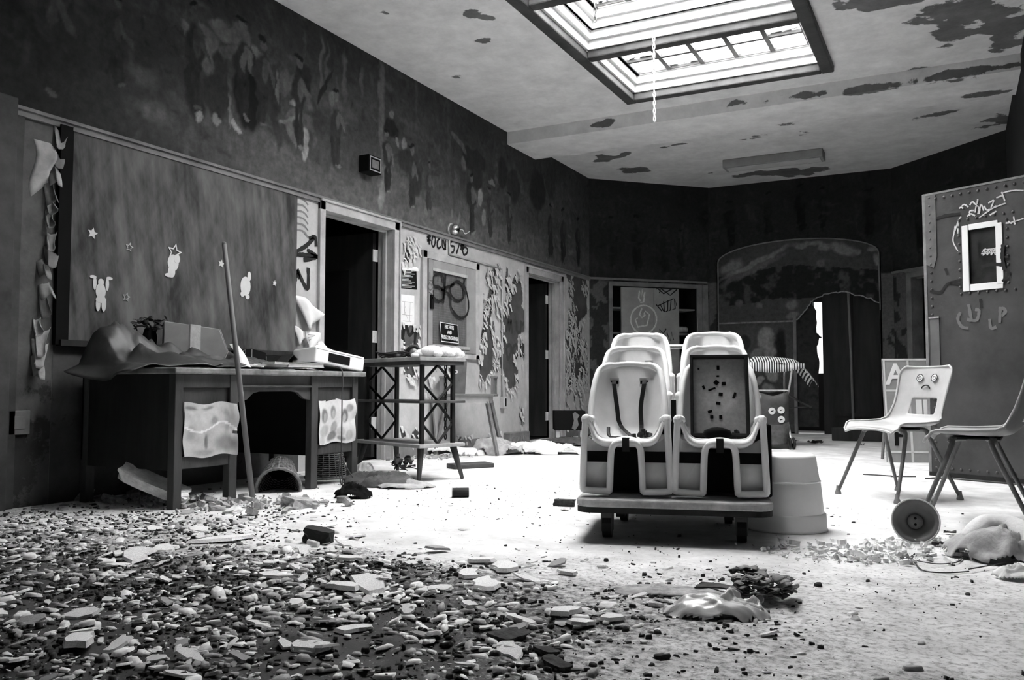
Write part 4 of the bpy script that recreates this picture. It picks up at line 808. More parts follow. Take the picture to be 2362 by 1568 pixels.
for x in (-.28, .28):
    q = MB(); q.tube([(x, 1.30, .37), (x, 1.34, .05)], .014, 8); lg = q.build('rear_strut', MT['iron'], bug); q = MB(); q.cyl((x-.015, 1.34, .055), (x+.015, 1.34, .055), .055, n=18); q.build('wheel', MT['rubber'], lg)
for sg in (-1, 1): q = MB(); q.box((sg*.24, .22, .10), (.04, .05, .06)); q.build('bracket', MT['iron'], bug)
q = MB(); q.cyl((-.26, .5, .075), (.26, .5, .075), .006); q.build('axle', MT['iron'], bug)
q = MB(); q.tube(bez([(-.3, 1.38, .3), (-.3, 1.46, .88), (-.24, 1.48, .90), (.24, 1.48, .90), (.3, 1.46, .88), (.3, 1.38, .3)], 40), .012, 8); q.build('push_handle', MT['chrome'], bug, smooth=True)
q = MB(); q.bb((-.012, .30, .2), (.012, .33, .60)); q.bb((-.02, .29, .40), (.02, .34, .406)); q.build('centre_post', MT['iron'], bug)
# --- game tray leaning in the front right seat (plain printed board, no figure)
gt = thing('game_tray', 'dark-framed grey board with black slots leaning in the front right seat', 'game board')
gt.parent = None; Mg = Matrix.Translation((bp_.x, bp_.y, 0)) @ Matrix.Rotation(BZ, 4, 'Z') @ Matrix.Translation((.205, .14, .448)) @ Matrix.Rotation(math.radians(-17), 4, 'X')
gt.matrix_world = Mg; gw, gh = .128, .37
o, u, z = sheet('printed_board', None, -gw+.012, gw-.014, .004, gh-.012, .004, Mattr('worn_print', nscale=60, nvar=.2, bump=.03), y=.012)
c = Canvas(u, z, 301); c.du *= .2; c.dz *= .2; c.v = .34+.08*fbm(u*30, z*30, 7, 3)
for (x, y, rx, rz, v) in [(0, .27, .07, .055, .50), (0, .165, .085, .075, .55), (-.01, .075, .06, .05, .45)]: c.ell(x, y, rx, rz, 0, v, .5, .8)
setc(o, c.v); o.parent = gt
for (a, b2) in (((-gw, -.015, 0), (-gw+.014, .03, gh)), ((gw-.016, -.015, 0), (gw, .03, gh)), ((-gw, -.015, gh-.014), (gw, .03, gh)), ((-gw, -.015, -.01), (gw, .03, .006))): q = MB(); q.bb(a, b2); q.build('frame_side', MT['iron'], gt, bevel=.003)
q = MB(); q.bb((-gw, .014, 0), (gw, .03, gh)); q.build('tray_back', MT['black'], gt)
for (x, y, w, h, a) in [(-.003, .315, .012, .02, 0), (-.005, .275, .012, .008, 0), (-.012, .245, .02, .02, .7), (.02, .24, .018, .016, 0), (-.068, .222, .011, .018, -.4), (-.032, .214, .034, .009, -.4), (.006, .19, .018, .016, .1), (.065, .185, .010, .03, .35), (-.006, .148, .02, .014, .1), (-.042, .11, .02, .012, -.3), (-.035, .085, .015, .015, 0), (.004, .085, .014, .018, 0), (-.09, .31, .008, .008, 0)]:
    q = MB(); q.box((x, .0105, y), (w, .004, h), rotm(0, a, 0)); q.build('slot', MT['black'], gt, bevel=.002)
tg = MB(); tg.lathe([(0, 0), (.035, .002), (.055, .018), (.048, .04), (.02, .052), (0, .054)], 14); tgo = tag(tg.build('black_pouch', MT['black'], smooth=True), 'small black pouch lying against the foot of the game board', 'pouch'); tgo.matrix_world = Matrix.Translation((bp_.x, bp_.y, 0)) @ Matrix.Rotation(BZ, 4, 'Z') @ Matrix.Translation((.19, .075, .432)) @ Matrix.Diagonal((1.15, .6, 1, 1))
# ================================================================== white upturned pail
bk = thing('white_bucket', 'white plastic bucket turned upside down beside the buggy', 'bucket', cw((1806-1181)/1978*4.07, 4.07))
q = MB(); q.lathe([(0, .345), (.125, .345), (.135, .341), (.14, .333), (.152, .24), (.158, .225), (.172, .078)], 48); q.build('body', MT['white'], bk, smooth=True)
q = MB(); q.lathe([(.172, .078), (.181, .074), (.183, .01), (.188, .0), (.176, .0), (.17, .07)], 48); q.build('lip', MT['white'], bk, smooth=True)
q = MB(); q.lathe([(.1575, .228), (.1605, .226), (.1610, .222), (.1590, .220)], 48); q.build('band', MT['white'], bk, smooth=True)
a_ = Vector((-.15, -.08, .17)); q = MB(); q.cyl(a_, a_+Vector((-.02, -.012, 0)), .022, n=14); q.tube(bez([a_+Vector((-.018, -.012, .02)), a_+Vector((.01, -.035, .01)), a_+Vector((.0, -.04, -.025)), a_+Vector((-.02, -.03, -.03))], 12), .003, 5); q.build('handle_ear', MT['cream'], bk)
# ================================================================== moulded chairs
def make_chair(name, lab, loc, face, matp, back_tilt=0.0):
    """face: horizontal unit vector the sitter looks along; local -y is the front"""
    rz = math.atan2(face.y, face.x)+math.pi/2; ch = thing(name, lab, 'chair', loc, rz, 'moulded plastic chairs')
    T = [(0, -.225, .410, .185, .0, .6), (.05, -.215, .430, .205, .0, .9), (.15, -.16, .438, .222, .010, 1), (.32, -.03, .428, .226, .020, 1), (.45, .09, .425, .222, .03, 1), (.53, .15, .438, .212, .04, .8), (.60, .185, .475, .198, .05, .4), (.70, .215, .55, .190, .045, .2), (.80, .238, .63, .192, .04, .15), (.92, .262, .73, .20, .035, .15), (.97, .272, .765, .192, .03, .15), (1, .280, .782, .165, .03, .2)]
    NT, NU = 40, 21; Gd = []
    for i in range(NT+1):
        y, z, w, s, nz = lerp_tab(T, i/NT); ny = -math.sqrt(max(0, 1-nz*nz)); r = []
        for j in range(NU):
            u = -1+2*j/(NU-1); f = abs(u)**3; r.append((u*w, y+ny*s*f, z+nz*s*f-(.02*f if i < 4 else 0)))
        Gd.append(r)
    mid = lambda i, j: not (25 <= i <= 29 and 5 <= j <= 14)
    m_ = MB(); m_.grid(Gd, mid); m_.build('shell', matp, ch, smooth=True, solid=.009, sub=1, soff=1)
    q = MB(); edge = [Vector(Gd[i][0]) for i in range(NT+1)]+[Vector(p) for p in Gd[NT][1:-1]]+[Vector(Gd[i][-1]) for i in range(NT, -1, -1)]+[Vector(p) for p in Gd[0][-2:0:-1]]
    q.tube(edge, .0075, 6, closed=True); q.build('rolled_edge', matp, ch, smooth=True)
    for sx in (-1, 1):
        for (y0, y1) in ((-.10, -.245), (.07, .225)):
            P = [(sx*.03, y0*.6, .405), (sx*.12, y0, .405), (sx*.15, y0*1.1, .395), (sx*.172, y0*1.2-.01*np.sign(y0), .36), (sx*.235, y1, .02)]
            B = bez(P, 20); n = len(B); q = MB(); q.tube(B, [.0145-.005*max(0, i/n-.5)*2 for i in range(n)], 10); lg = q.build('leg', MT['leg'], ch, smooth=True)
            q = MB(); q.lathe([(.010, .05), (.012, .03), (.02, .008), (.02, 0), (0, 0)], 12, Matrix.Translation((sx*.237, y1*1.01, 0))); q.build('foot_cap', MT['tin'], lg, smooth=True)
    q = MB(); q.bb((-.12, -.12, .404), (.12, .10, .412)); q.build('seat_plate', MT['iron'], ch)
    return ch
def camdir(l, d): v = R_*l+F0*d; return v.normalized()
chA = make_chair('moulded_chair', 'pale moulded chair with a sad face drawn on its back', (-.325, 5.705, 0), camdir(-math.cos(.36), -math.sin(.36)), MT['chairp2'])
# face on the backrest (front face, slightly proud)
def bpt(x, z): t_ = (z-.63)/.10; return Vector((x, .238+.024*t_-.006-.035*abs(x/.19)**3, z))
for sx in (-1, 1):
    q = MB(); ctr = bpt(sx*.055, .715); 
    P = [bpt(sx*.055+.023*math.cos(t_), .715+.023*math.sin(t_))+Vector((0, -.004, 0)) for t_ in np.linspace(0, 6.283, 18, endpoint=False)]
    q.tube(P, .0022, 5, closed=True); ey = q.build('eye', MT['ink'], chA); q = MB(); q.add([ctr+Vector((0, -.004, 0))]+P, [(0, i+1, (i+1) % 18+1) for i in range(18)]); q.build('eye_white', MT['stickl'], ey)
    q = MB(); q.tube([bpt(sx*.055+.012*math.cos(t_), .715+.010*math.sin(t_))+Vector((0, -.006, 0)) for t_ in np.linspace(0, 6.283, 10, endpoint=False)], .002, 4, closed=True); q.build('pupil', MT['tin'], ey)
q = MB(); q.tube([bpt(.03*math.cos(t_), .648+.022*math.sin(t_))+Vector((0, -.005, 0)) for t_ in np.linspace(.1, math.pi-.1, 12)], .004, 5); q.build('mouth', MT['ink'], chA)
q = MB(); q.box((0, -.02+.0, .440), (.18, .05, .004)); q.build('seat_dust', MT['cream'], chA) if False else None
chB = make_chair('moulded_chair', 'grey moulded chair at the right edge, turned away, seen from behind', (.092, 4.88, 0), camdir(-.84, .54), MT['chairp'])
# ================================================================== riveted metal door standing open
dp = Vector((-.188, 7.03, 0)); dq = Vector((.56, 6.615, 0)); dv = (dq-dp); dw = dv.length; drz = math.atan2(dv.y, dv.x)
md = thing('riveted_door', 'grey riveted metal door standing open at the right, with a white-framed window', 'door', (dp.x, dp.y, .012), drz)
DM = Mattr('scuffed_door_paint', nscale=9, nvar=.35, bump=.10, bscale=50)
DH = 2.075; wx0, wx1, wz0, wz1 = .315, .545, 1.36, 1.79
q = MB()
for (a, b2) in (((0, 0, 0), (wx0, .045, DH)), ((wx1, 0, 0), (dw, .045, DH)), ((wx0, 0, 0), (wx1, .045, wz0)), ((wx0, 0, wz1), (wx1, .045, DH))): q.bb(a, b2)
pm = M('grey_door_paint', .042, .55, .55, 2.2, .12, 45, spec=.4)
q.build('panel', pm, md)
q = MB(); q.bb((-.004, -.004, 0), (.018, .049, DH)); q.bb((0, -.004, DH-.012), (dw, .049, DH+.003)); q.build('edge_strip', M('worn_edge', .18, .5, .4, 8), md)
q = MB(); q.prism([(.018, 1.55), (.018, DH-.014), (.10, DH-.014), (.10, 1.60), (.075, 1.52)], (0, -.003, 0), (1, 0, 0), (0, 0, 1), .003); q.build('bare_patch', M('bare_primer', .11, .6, .3, 8), md)
# rivets: shared mesh
rv0 = MB(); rv0.lathe([(.011, 0), (.009, -.005), (.005, -.008), (0, -.009)], 10, Matrix.Rotation(-math.pi/2, 4, 'X')); ro = None
RP = [(.052, z) for z in np.arange(.06, DH, .062) if not (.80 < z < 1.16)] + [(x, DH-.045) for x in np.arange(.10, dw-.05, .062)]
RP += [(x, wz0-.05) for x in np.arange(wx0-.045, wx1+.1, .062)] + [(x, wz1+.05) for x in np.arange(wx0-.045, wx1+.1, .062)] + [(wx0-.05, z) for z in np.arange(wz0, wz1+.02, .062)] + [(wx1+.055, z) for z in np.arange(wz0, wz1+.02, .062)] + [(x, .06) for x in np.arange(.11, dw-.05, .062)]
for (x, z) in RP:
    if ro is None: rb_ = rv0.build('rivet', M('rivet_head', .05, .4, spec=.5), md, smooth=True); ro = rb_
    else: rb_ = ro.copy(); COL.objects.link(rb_); rb_.parent = md
    rb_.location = (x, -.001, z)
for (a, b2) in (((wx0-.025, -.012, wz0-.035), (wx0+.02, .0, wz1+.005)), ((wx1-.02, -.012, wz0-.005), (wx1+.025, 0, wz1-.01)), ((wx0+.025, -.010, wz0-.035), (wx1+.02, 0, wz0+.012)), ((wx0+.025, -.010, wz1-.03), (wx1-.005, 0, wz1+.01))): q = MB(); q.bb(a, b2); q.build('window_bead', MT['stickl'], md, bevel=.002)
q = MB(); q.bb((wx0, .015, wz0), (wx1, .03, wz1)); wg = q.build('window_glass', M('dark_glass', .03, .25, .5, 5), md)
def door_s(name, LL, w, mat, par=None, y=-.005):
    g = MB()
    for L in LL: stroke(g, [(v.x, v.y) for v in bez([(p[0], p[1], 0) for p in L], 5*len(L))], w, y)
    g.build(name, mat, par or md)
DPX = lambda x, y: (lambda p: ((p-dp).dot(dv)/dw, p.z-.012))(onV(2100+x*.3061, 380+y*.3061, dp, drz))
S = lambda *pts: [DPX(*p) for p in pts]
door_s('scratched_letters', [S((370, 330), (385, 320), (400, 330)), S((430, 390), (455, 370), (490, 385)), S((450, 385), (450, 350), (480, 345)), S((490, 360), (500, 310), (520, 330), (510, 370)), S((520, 370), (535, 300), (555, 345)), S((560, 310), (575, 340), (600, 335)), S((590, 290), (630, 270), (610, 330), (650, 310)), S((650, 250), (700, 230)), S((690, 205), (715, 275)), S((520, 400), (620, 330), (720, 290)), S((690, 215), (770, 195), (856, 195)), S((600, 380), (650, 350)), S((390, 310), (410, 300), (440, 320)), S((450, 305), (470, 280), (500, 300), (510, 260))], .010, MT['chalk'])
door_s('scratched_mark', [S((330, 520), (365, 420), (385, 390)), S((360, 520), (362, 440)), S((340, 460), (330, 520), (325, 580), (360, 650)), S((720, 440), (760, 435), (856, 405)), S((780, 390), (790, 450)), S((740, 425), (765, 445))], .009, MT['chalk'])
door_s('chalk_initials', [S((440, 1050), (465, 1180)), S((380, 1110), (360, 1160), (390, 1220), (440, 1230)), S((490, 1090), (520, 1100), (500, 1170), (430, 1165)), S((680, 1070), (675, 1190)), S((690, 1075), (720, 1100), (690, 1140)), S((600, 1160), (610, 1230), (650, 1220))], .022, M('faint_chalk', .14, .9))
door_s('black_sprayed_line', [S((150, 700), (175, 600), (160, 450), (240, 390), (380, 370)), S((150, 950), (230, 960), (280, 900), (380, 870)), S((300, 890), (380, 900)), S((265, 780), (285, 830)), S((530, 1010), (540, 1080))], .02, MT['ink'])
door_s('window_scrawl', [S((530, 660), (560, 630), (540, 680), (580, 640), (570, 680), (610, 630), (600, 680), (640, 620), (630, 670), (680, 680)), S((525, 670), (680, 655)), S((540, 640), (660, 625))], .008, MT['chalk'], y=.012)
door_s('window_drips', [S((500, 560), (495, 620), (510, 680)), S((705, 600), (700, 700), (715, 790)), S((540, 770), (620, 750), (710, 755))], .024, MT['ink'], y=-.014)
door_s('drip_mark', [S((720, 700), (745, 690)), S((715, 780), (750, 820), (700, 880))], .016, MT['ink'], y=-.0145)
q = MB(); q.bb((.035, -.008, .80), (.105, 0, 1.155)); q.build('latch_plate', M('latch_plate_paint', .11, .5, .2, 8), md, bevel=.002); q = MB(); q.bb((.03, -.016, 1.15), (.108, 0, 1.16)); q.build('latch_lip', MT['steel'], md)
q = MB(); q.bb((0, -.006, 0), (dw, .05, .03)); q.build('kick_edge', MT['iron'], md)
# ================================================================== the desk and what lies on it
DX, DXB, DY0, DY1, DZ = -3.72, -4.48, 3.262, 4.86, .765
dk = thing('pedestal_desk', 'old dark wooden kneehole desk against the left wall', 'desk', (0, 0, 0))
q = MB(); q.bb((DXB-.02, DY0-.03, DZ-.035), (DX+.03, DY1+.04, DZ)); q.build('desk_top', MT['desktop'], dk, bevel=.008)
def bx(a, b2, nm, mt='deskwood', par=dk, bev=.004): q = MB(); q.bb(a, b2); return q.build(nm, MT[mat] if False else MT[mt], par, bevel=bev)
st_ = [(DY0, 3.317), (3.655, 3.715), (4.36, 4.425), (4.785, 4.845)]
for (a, b2) in st_: bx((DX-.05, a, 0), (DX, b2, DZ-.035), 'front_post')
for (a, b2) in ((DY0, 3.32), (4.785, 4.845)): bx((DXB, a, 0), (DXB+.05, b2, DZ-.035), 'rear_post')
bx((DXB, 3.655, 0), (DXB+.05, 3.715, DZ-.035), 'rear_post'); bx((DXB, 4.36, .22), (DXB+.05, 4.425, DZ-.035), 'rear_post')
for (a, b2) in ((3.317, 3.655), (4.425, 4.785)):
    bx((DX-.04, a, .655), (DX-.004, b2, DZ-.035), 'top_rail'); bx((DX-.04, a, .215), (DX-.004, b2, .285), 'bottom_rail'); bx((DX-.034, a, .285), (DX-.020, b2, .655), 'front_panel')
bx((DXB, DY0+.01, .21), (DX-.05, DY0+.026, DZ-.035), 'end_panel', 'dark'); bx((DXB, 4.80, .21), (DX-.05, 4.822, DZ-.035), 'end_panel', 'dark')
bx((DXB, 3.66, .21), (DX-.05, 3.68, DZ-.035), 'inner_panel', 'black'); bx((DXB, 4.40, .21), (DX-.05, 4.42, DZ-.035), 'inner_panel', 'black'); bx((DXB, DY0, .24), (DXB+.02, DY1-.02, DZ-.035), 'back_panel', 'black')
q = MB(); q.prism([(3.715, .73), (4.36, .73), (4.36, .575), (4.30, .585), (4.24, .625), (4.20, .632), (3.90, .632), (3.85, .622), (3.80, .585), (3.715, .565)], (DX-.015, 0, 0), (0, 1, 0), (0, 0, 1), -.022); q.build('kneehole_apron', MT['deskwood'], dk)
bx((DX-.012, 3.715, .655), (DX+.002, 4.36, .668), 'apron_bead')
# posters tacked on the front
def tacked(name, y0, y1, z0, z1, lab, paint, wav=.012, tear=None):
    o, u, z = sheet(name, None, y0, y1, z0, z1, .008, Mattr(name+'_print', nscale=40, nvar=.12, bump=0), tear)
    c = Canvas(u, z, len(name)*3); c.du *= .15; c.dz *= .15; c.v = np.full_like(u, .62); paint(c, u, z); setc(o, c.v)
    s = (u-y0)/(y1-y0); t_ = (z-z0)/(z1-z0); n = fbm(u*7, z*7, 4, 3)
    X = DX+.004+wav*(n-.3)*2+.02*np.maximum(0, s-.85)*5*np.abs(np.sin(t_*6))
    o.data.vertices.foreach_set('co', np.stack([X, u+.006*np.sin(z*30), z+.008*np.sin(u*25)], 1).ravel()); o.data.update()
    return tag(o, lab, 'poster')
def p1(c, u, z):
    c.v = .50+.2*(fbm(u*6, z*9, 2, 4)-.4)
    for (y, zz, ry, rz, v) in [(3.36, .54, .05, .012, .12), (3.48, .545, .05, .010, .2), (3.52, .47, .03, .03, .25), (3.62, .47, .03, .08, .3), (3.47, .36, .015, .05, .10), (3.62, .34, .10, .06, .2), (3.36, .40, .05, .05, .35), (3.45, .30, .08, .02, .3)]: c.ell(y, zz, ry, rz, 0, v, .6, .8)
    c.v = np.where(np.abs(z-.435-.02*np.sin(u*18)) < .006, .75, c.v)
tacked('crumpled_poster', 3.318, 3.70, .275, .57, 'crumpled stained poster hanging on the left pedestal of the desk', p1, .014, lambda u, z: ~((u > 3.665) & (z > .40) & (z < .415)))
def p2(c, u, z):
    c.v = .62+.15*(fbm(u*8, z*8, 3, 3)-.5)
    for (y, zz, ry, rz, an, v) in [(4.475, .475, .036, .055, .1, .10), (4.482, .462, .020, .034, 0, .42), (4.565, .485, .028, .05, 0, .18), (4.568, .472, .018, .03, 0, .45), (4.69, .475, .034, .055, 0, .08), (4.685, .460, .018, .032, 0, .5), (4.74, .52, .04, .03, 0, .25), (4.485, .375, .05, .045, .5, .4), (4.585, .385, .035, .05, -.2, .3), (4.66, .365, .05, .035, .2, .45), (4.56, .325, .06, .03, .3, .12), (4.66, .315, .05, .018, 0, .2), (4.74, .335, .04, .04, 0, .38), (4.46, .315, .03, .03, 0, .5)]: c.ell(y, zz, ry, rz, an, v, .35, .85)
tacked('printed_poster', 4.428, 4.80, .285, .575, 'torn poster with blurred printed portraits on the right pedestal of the desk', p2, .008, lambda u, z: ~((u > 4.50) & (u < 4.60) & (z > .565)))
# hide draped over the desk's left end
def ridge(x, y, A, B, h0, h1, w):
    A = Vector(A); B = Vector(B); d = B-A; t_ = max(0, min(1, (Vector((x, y))-A).dot(d)/d.length_squared)); dist = (Vector((x, y))-A-d*t_).length
    return (h0+(h1-h0)*t_)*math.exp(-(dist/w)**2)
NU_, NV_ = 70, 40; g = []
for i in range(NU_+1):
    s = i/NU_; y = 3.13+1.30*s; r = []; xf = -3.88+.12*math.sin(min(1, s*2.2)*math.pi/2)-.22*max(0, s-.45)/.55
    for j in range(NV_+1):
        t_ = j/NV_; x = -4.46+(xf+4.46)*t_; n = float(fbm(y*5, x*5, 51, 4))-.5
        z = max(ridge(x, y, (-4.32, 3.28), (-4.02, 4.4), .22, .03, .13), ridge(x, y, (-4.12, 3.36), (-3.84, 3.52), .14, .04, .06), ridge(x, y, (-4.06, 3.60), (-3.80, 3.86), .10, .02, .05), ridge(x, y, (-3.98, 3.85), (-3.86, 4.2), .07, .02, .05), ridge(x, y, (-4.4, 3.2), (-3.9, 3.22), .05, .02, .05))
        cr_ = 1-abs(2*float(vnoise(y*13+2*n, x*7+3*n, 53))-1); z = DZ+.008+z*(.85+.9*n+.28*cr_**2)+.035*abs(n)*(1-s)
        if y < 3.235: k = (3.235-y)/.105; z = min(z, DZ+.008+.02*(1-k))-.055*k*(.5+.9*math.sin(math.pi*t_)**2)
        r.append((x, y-.04*max(0, (3.235-y)/.105)*math.sin(t_*9), z))
    g.append(r)
q = MB(); q.grid(g); tag(q.build('leather_drape', MT['tarp'], smooth=True, solid=.006), 'crumpled dark leather drape over the left end of the desk', 'drape')
# ribboned box
rb2 = thing('ribboned_box', 'grey box with a pale ribbon and slanted end lying on the desk', 'box', (-4.24, 3.84, DZ+.004), math.radians(52))
q = MB(); q.prism([(-.17, 0), (.15, 0), (.20, .11), (.15, .25), (-.17, .29)], (0, -.11, 0), (1, 0, 0), (0, 0, 1), -.22); q.build('carton', MT['card'], rb2, bevel=.004)
q = MB(); q.prism([(.153, .004), (.202, .11), (.153, .247), (.157, .247), (.206, .11), (.157, .004)], (0, -.108, 0), (1, 0, 0), (0, 0, 1), -.216); q.build('end_flap', MT['cream'], rb2)
q = MB(); q.prism([(-.02, 0), (.04, 0), (.04, .268), (-.02, .275)], (0, -.114, 0), (1, 0, 0), (0, 0, 1), -.228); q.build('ribbon', MT['clothl'], rb2)
q = MB(); g = []
for i in range(20):
    t_ = i/19; p = Vector((-4.05+.28*t_+.02*math.sin(t_*4), 4.0-.16*t_, DZ+.15*(1-t_)**1.5+.012)); g.append([p+Vector((0, -.035-.01*t_, 0)), p+Vector((.008, 0, .006)), p+Vector((0, .035+.01*t_, 0))])
q.grid(g); tag(q.build('ribbon_tail', MT['clothl'], smooth=True, solid=.002), 'loose pale ribbon trailing from the box to the desk edge', 'ribbon')
def tuft(name, loc, n, r, mat, lab, cat, petal=.05, up=.6, w=.5):
    """plant of separate bent leaves"""
    root = thing(name, lab, cat, loc); 
    for i in range(n):
        a = random.uniform(0, 6.283); el = random.uniform(.1, up*1.5); L = petal*random.uniform(.7, 1.3); b0 = Vector((r*random.uniform(-1, 1), r*random.uniform(-1, 1), random.uniform(0, r*.8)))
        dr_ = Vector((math.cos(a)*math.cos(el), math.sin(a)*math.cos(el), math.sin(el))); sd = dr_.cross(Vector((0, 0, 1))).normalized(); q = MB(); g = []
        for k in range(5):
            t_ = k/4; ww = L*w*math.sin(math.pi*(.12+.8*t_))*.6; p = b0+dr_*(L*t_)+Vector((0, 0, -.35*L*t_*t_)); nn = Vector((0, 0, .25*ww)); g.append([p-sd*ww+nn, p, p+sd*ww+nn])
        q.grid(g); q.build('leaf', mat, root, smooth=True, solid=.0015)
    return root
tuft('dried_flowers', (-4.36, 3.62, DZ+.23), 46, .09, MT['leaf'], 'dark dried flowers behind the leather drape on the desk', 'plant', .06, .9)
q = MB(); q.lathe([(0, 0), (.03, 0), (.045, .2), (.03, .25)], 10, Matrix.Translation((-4.36, 3.62, DZ))); tag(q.build('flower_pot', MT['black'], smooth=True), 'small dark pot holding the dried flowers on the desk', 'pot')
sc = thing('dark_case', 'small black case with thin white lines beside the ribboned box', 'case', (-4.36, 4.40, DZ+.002), .3)
q = MB(); q.prism([(-.10, 0), (.14, 0), (.13, .13), (.02, .155), (-.10, .14)], (0, -.07, 0), (1, 0, 0), (0, 0, 1), -.14); q.build('body', MT['black'], sc, bevel=.004)
q = MB(); stroke(q, [(-.09, .08), (-.03, .09), (-.05, .02)], .004, -.072); stroke(q, [(.02, .15), (.02, .02)], .004, -.072); stroke(q, [(-.06, .11), (-.03, .12), (-.03, .145), (-.06, .135), (-.06, .11)], .003, -.072); q.build('white_lines', MT['paperg'], sc)
sc.rotation_euler = (0, 0, math.radians(75)); 
q = MB(); q.bb((-4.40, 4.50, DZ), (-4.30, 4.56, DZ+.11)); tag(q.build('small_carton', MT['jambd'], bevel=.003), 'small pale carton behind the leaning pole on the desk', 'carton')
# papers and books on the desk
for i in range(26):
    y = random.uniform(3.5, 4.62); x = random.uniform(-4.25, -3.80); w, h = random.uniform(.10, .24), random.uniform(.10, .2); z = DZ+.003+.002*(i % 9); q = MB(); a = random.uniform(0, 3); g = []
    lift = random.choice((0, 0, 0, .03))
    for k in range(5):
        r = []
        for l in range(4):
            uu, vv = (k/4-.5)*w, (l/3-.5)*h; r.append((x+uu*math.cos(a)-vv*math.sin(a), y+uu*math.sin(a)+vv*math.cos(a), z+lift*max(0, k/4-.4)**2*2+.003*math.sin(k+l)))
        g.append(r)
    q.grid(g); tag(q.build('paper_sheet', MT['paper'] if i % 3 else MT['paperg'], smooth=True, solid=.0012), 'loose paper sheet strewn on the desk top', 'paper', 'papers strewn on the desk')
bk_ = [(-3.93, 4.13, .30, .19, .016, .2, 'thin pale booklet nearest the kneehole on the desk'), (-3.90, 4.20, .26, .19, .014, .45, 'tilted pale booklet on top of the desk pile'), (-3.88, 4.40, .28, .21, .03, .05, 'stacked white folders beside the cassette recorder'), (-4.12, 4.45, .22, .16, .03, .6, 'dark book behind the white folders on the desk'), (-4.2, 4.2, .25, .2, .02, .3, 'pale magazine at the back of the desk')]
for i, (x, y, w, h, t_, a, lab) in enumerate(bk_):
    b3 = thing('booklet', lab, 'book', (x, y, DZ+.022+(.016 if i == 1 else 0)), math.pi/2+a-.3); q = MB(); q.bb((-w/2, -h/2, 0), (w/2, h/2, .003)); q.bb((-w/2, -h/2, t_-.003), (w/2, h/2, t_)); q.build('cover', MT['dark'] if i == 3 else MT['cream'], b3); q = MB(); q.bb((-w/2+.004, -h/2+.004, .003), (w/2-.004, h/2-.004, t_-.003)); q.build('pages', MT['paperg'] if i != 3 else MT['paper'], b3)
q = MB(); q.prism([(-.09, 0), (0, .085), (.10, 0), (.094, 0), (0, .078), (-.084, 0)], (-4.10, 4.50, DZ+.03), (.2, .98, 0), (0, 0, 1), .12); tag(q.build('tented_book', MT['dark']), 'dark book standing tented on the desk near the recorder', 'book')
# cassette recorder with cord
Rr_ = thing('cassette_recorder', 'tilted white recorder with a black panel at the right end of the desk', 'recorder'); Rr_.location = (-3.86, 4.70, DZ+.022); Rr_.rotation_euler = (math.radians(-4), math.radians(9), math.radians(76))
q = MB(); q.bb((-.22, -.13, 0), (.20, .13, .105)); q.build('case', MT['white'], Rr_, bevel=.012, seg=3)
q = MB(); q.bb((-.11, -.1335, .02), (.07, -.129, .078)); q.build('front_panel', MT['black'], Rr_)
q = MB(); q.bb((-.21, -.131, .088), (.19, -.129, .091)); q.build('seam', MT['tin'], Rr_)
q = MB(); q.tube(bez([(-.12, .0, .105), (-.10, .0, .128), (.0, .0, .132), (.03, .0, .105)], 14), .010, 6, flat=.5); q.build('carry_handle', MT['cream'], Rr_, smooth=True)
for k in range(4): q = MB(); q.bb((.10+.022*k, -.02, .104), (.117+.022*k, .02, .113)); q.build('key', MT['cream'], Rr_, bevel=.002)
q = MB(); q.bb((.199, -.09, .03), (.203, -.05, .075)); q.bb((.199, .0, .03), (.203, .05, .07)); q.build('socket_panel', MT['tin'], Rr_)
q = MB(); q.lathe([(0, 0), (.035, .01), (.04, .05), (.02, .08), (0, .085)], 12, Matrix.Translation((-3.83, 4.52, DZ+.02))); tag(q.build('dark_lump', MT['black'], smooth=True), 'dark lump beside the left end of the recorder', 'lump')
q = MB(); q.tube(bez([(-3.74, 4.60, DZ+.03), (-3.67, 4.605, DZ+.0), (-3.665, 4.60, .55), (-3.66, 4.595, .2), (-3.655, 4.60, .03), (-3.64, 4.58, .012)], 40), .0045, 6); q.tube(bez([(-3.66, 4.60, .25), (-3.66, 4.57, .12), (-3.64, 4.57, .01)], 12), .004, 5); q.tube(bez([(-3.66, 4.60, .18), (-3.63, 4.65, .08), (-3.60, 4.69, .012)], 12), .004, 5)
tag(q.build('hanging_cord', MT['rope'], smooth=True), 'thin dark cord hanging from the desk over the portrait poster', 'cord')
# leaning pole
p0 = FL(565, 1153); p1_ = onX(517, 562, -3.66); q = MB(); q.tube([Vector((p0.x+.06, p0.y, 0)), p1_*.5+Vector((p0.x+.06, p0.y, 0))*.5, p1_], [.017, .0155, .013], 12); q.ball(p1_, .013, 10, 6); tag(q.build('broom_pole', MT['pole'], smooth=True), 'long wooden broom pole leaning upright against the desk', 'pole')
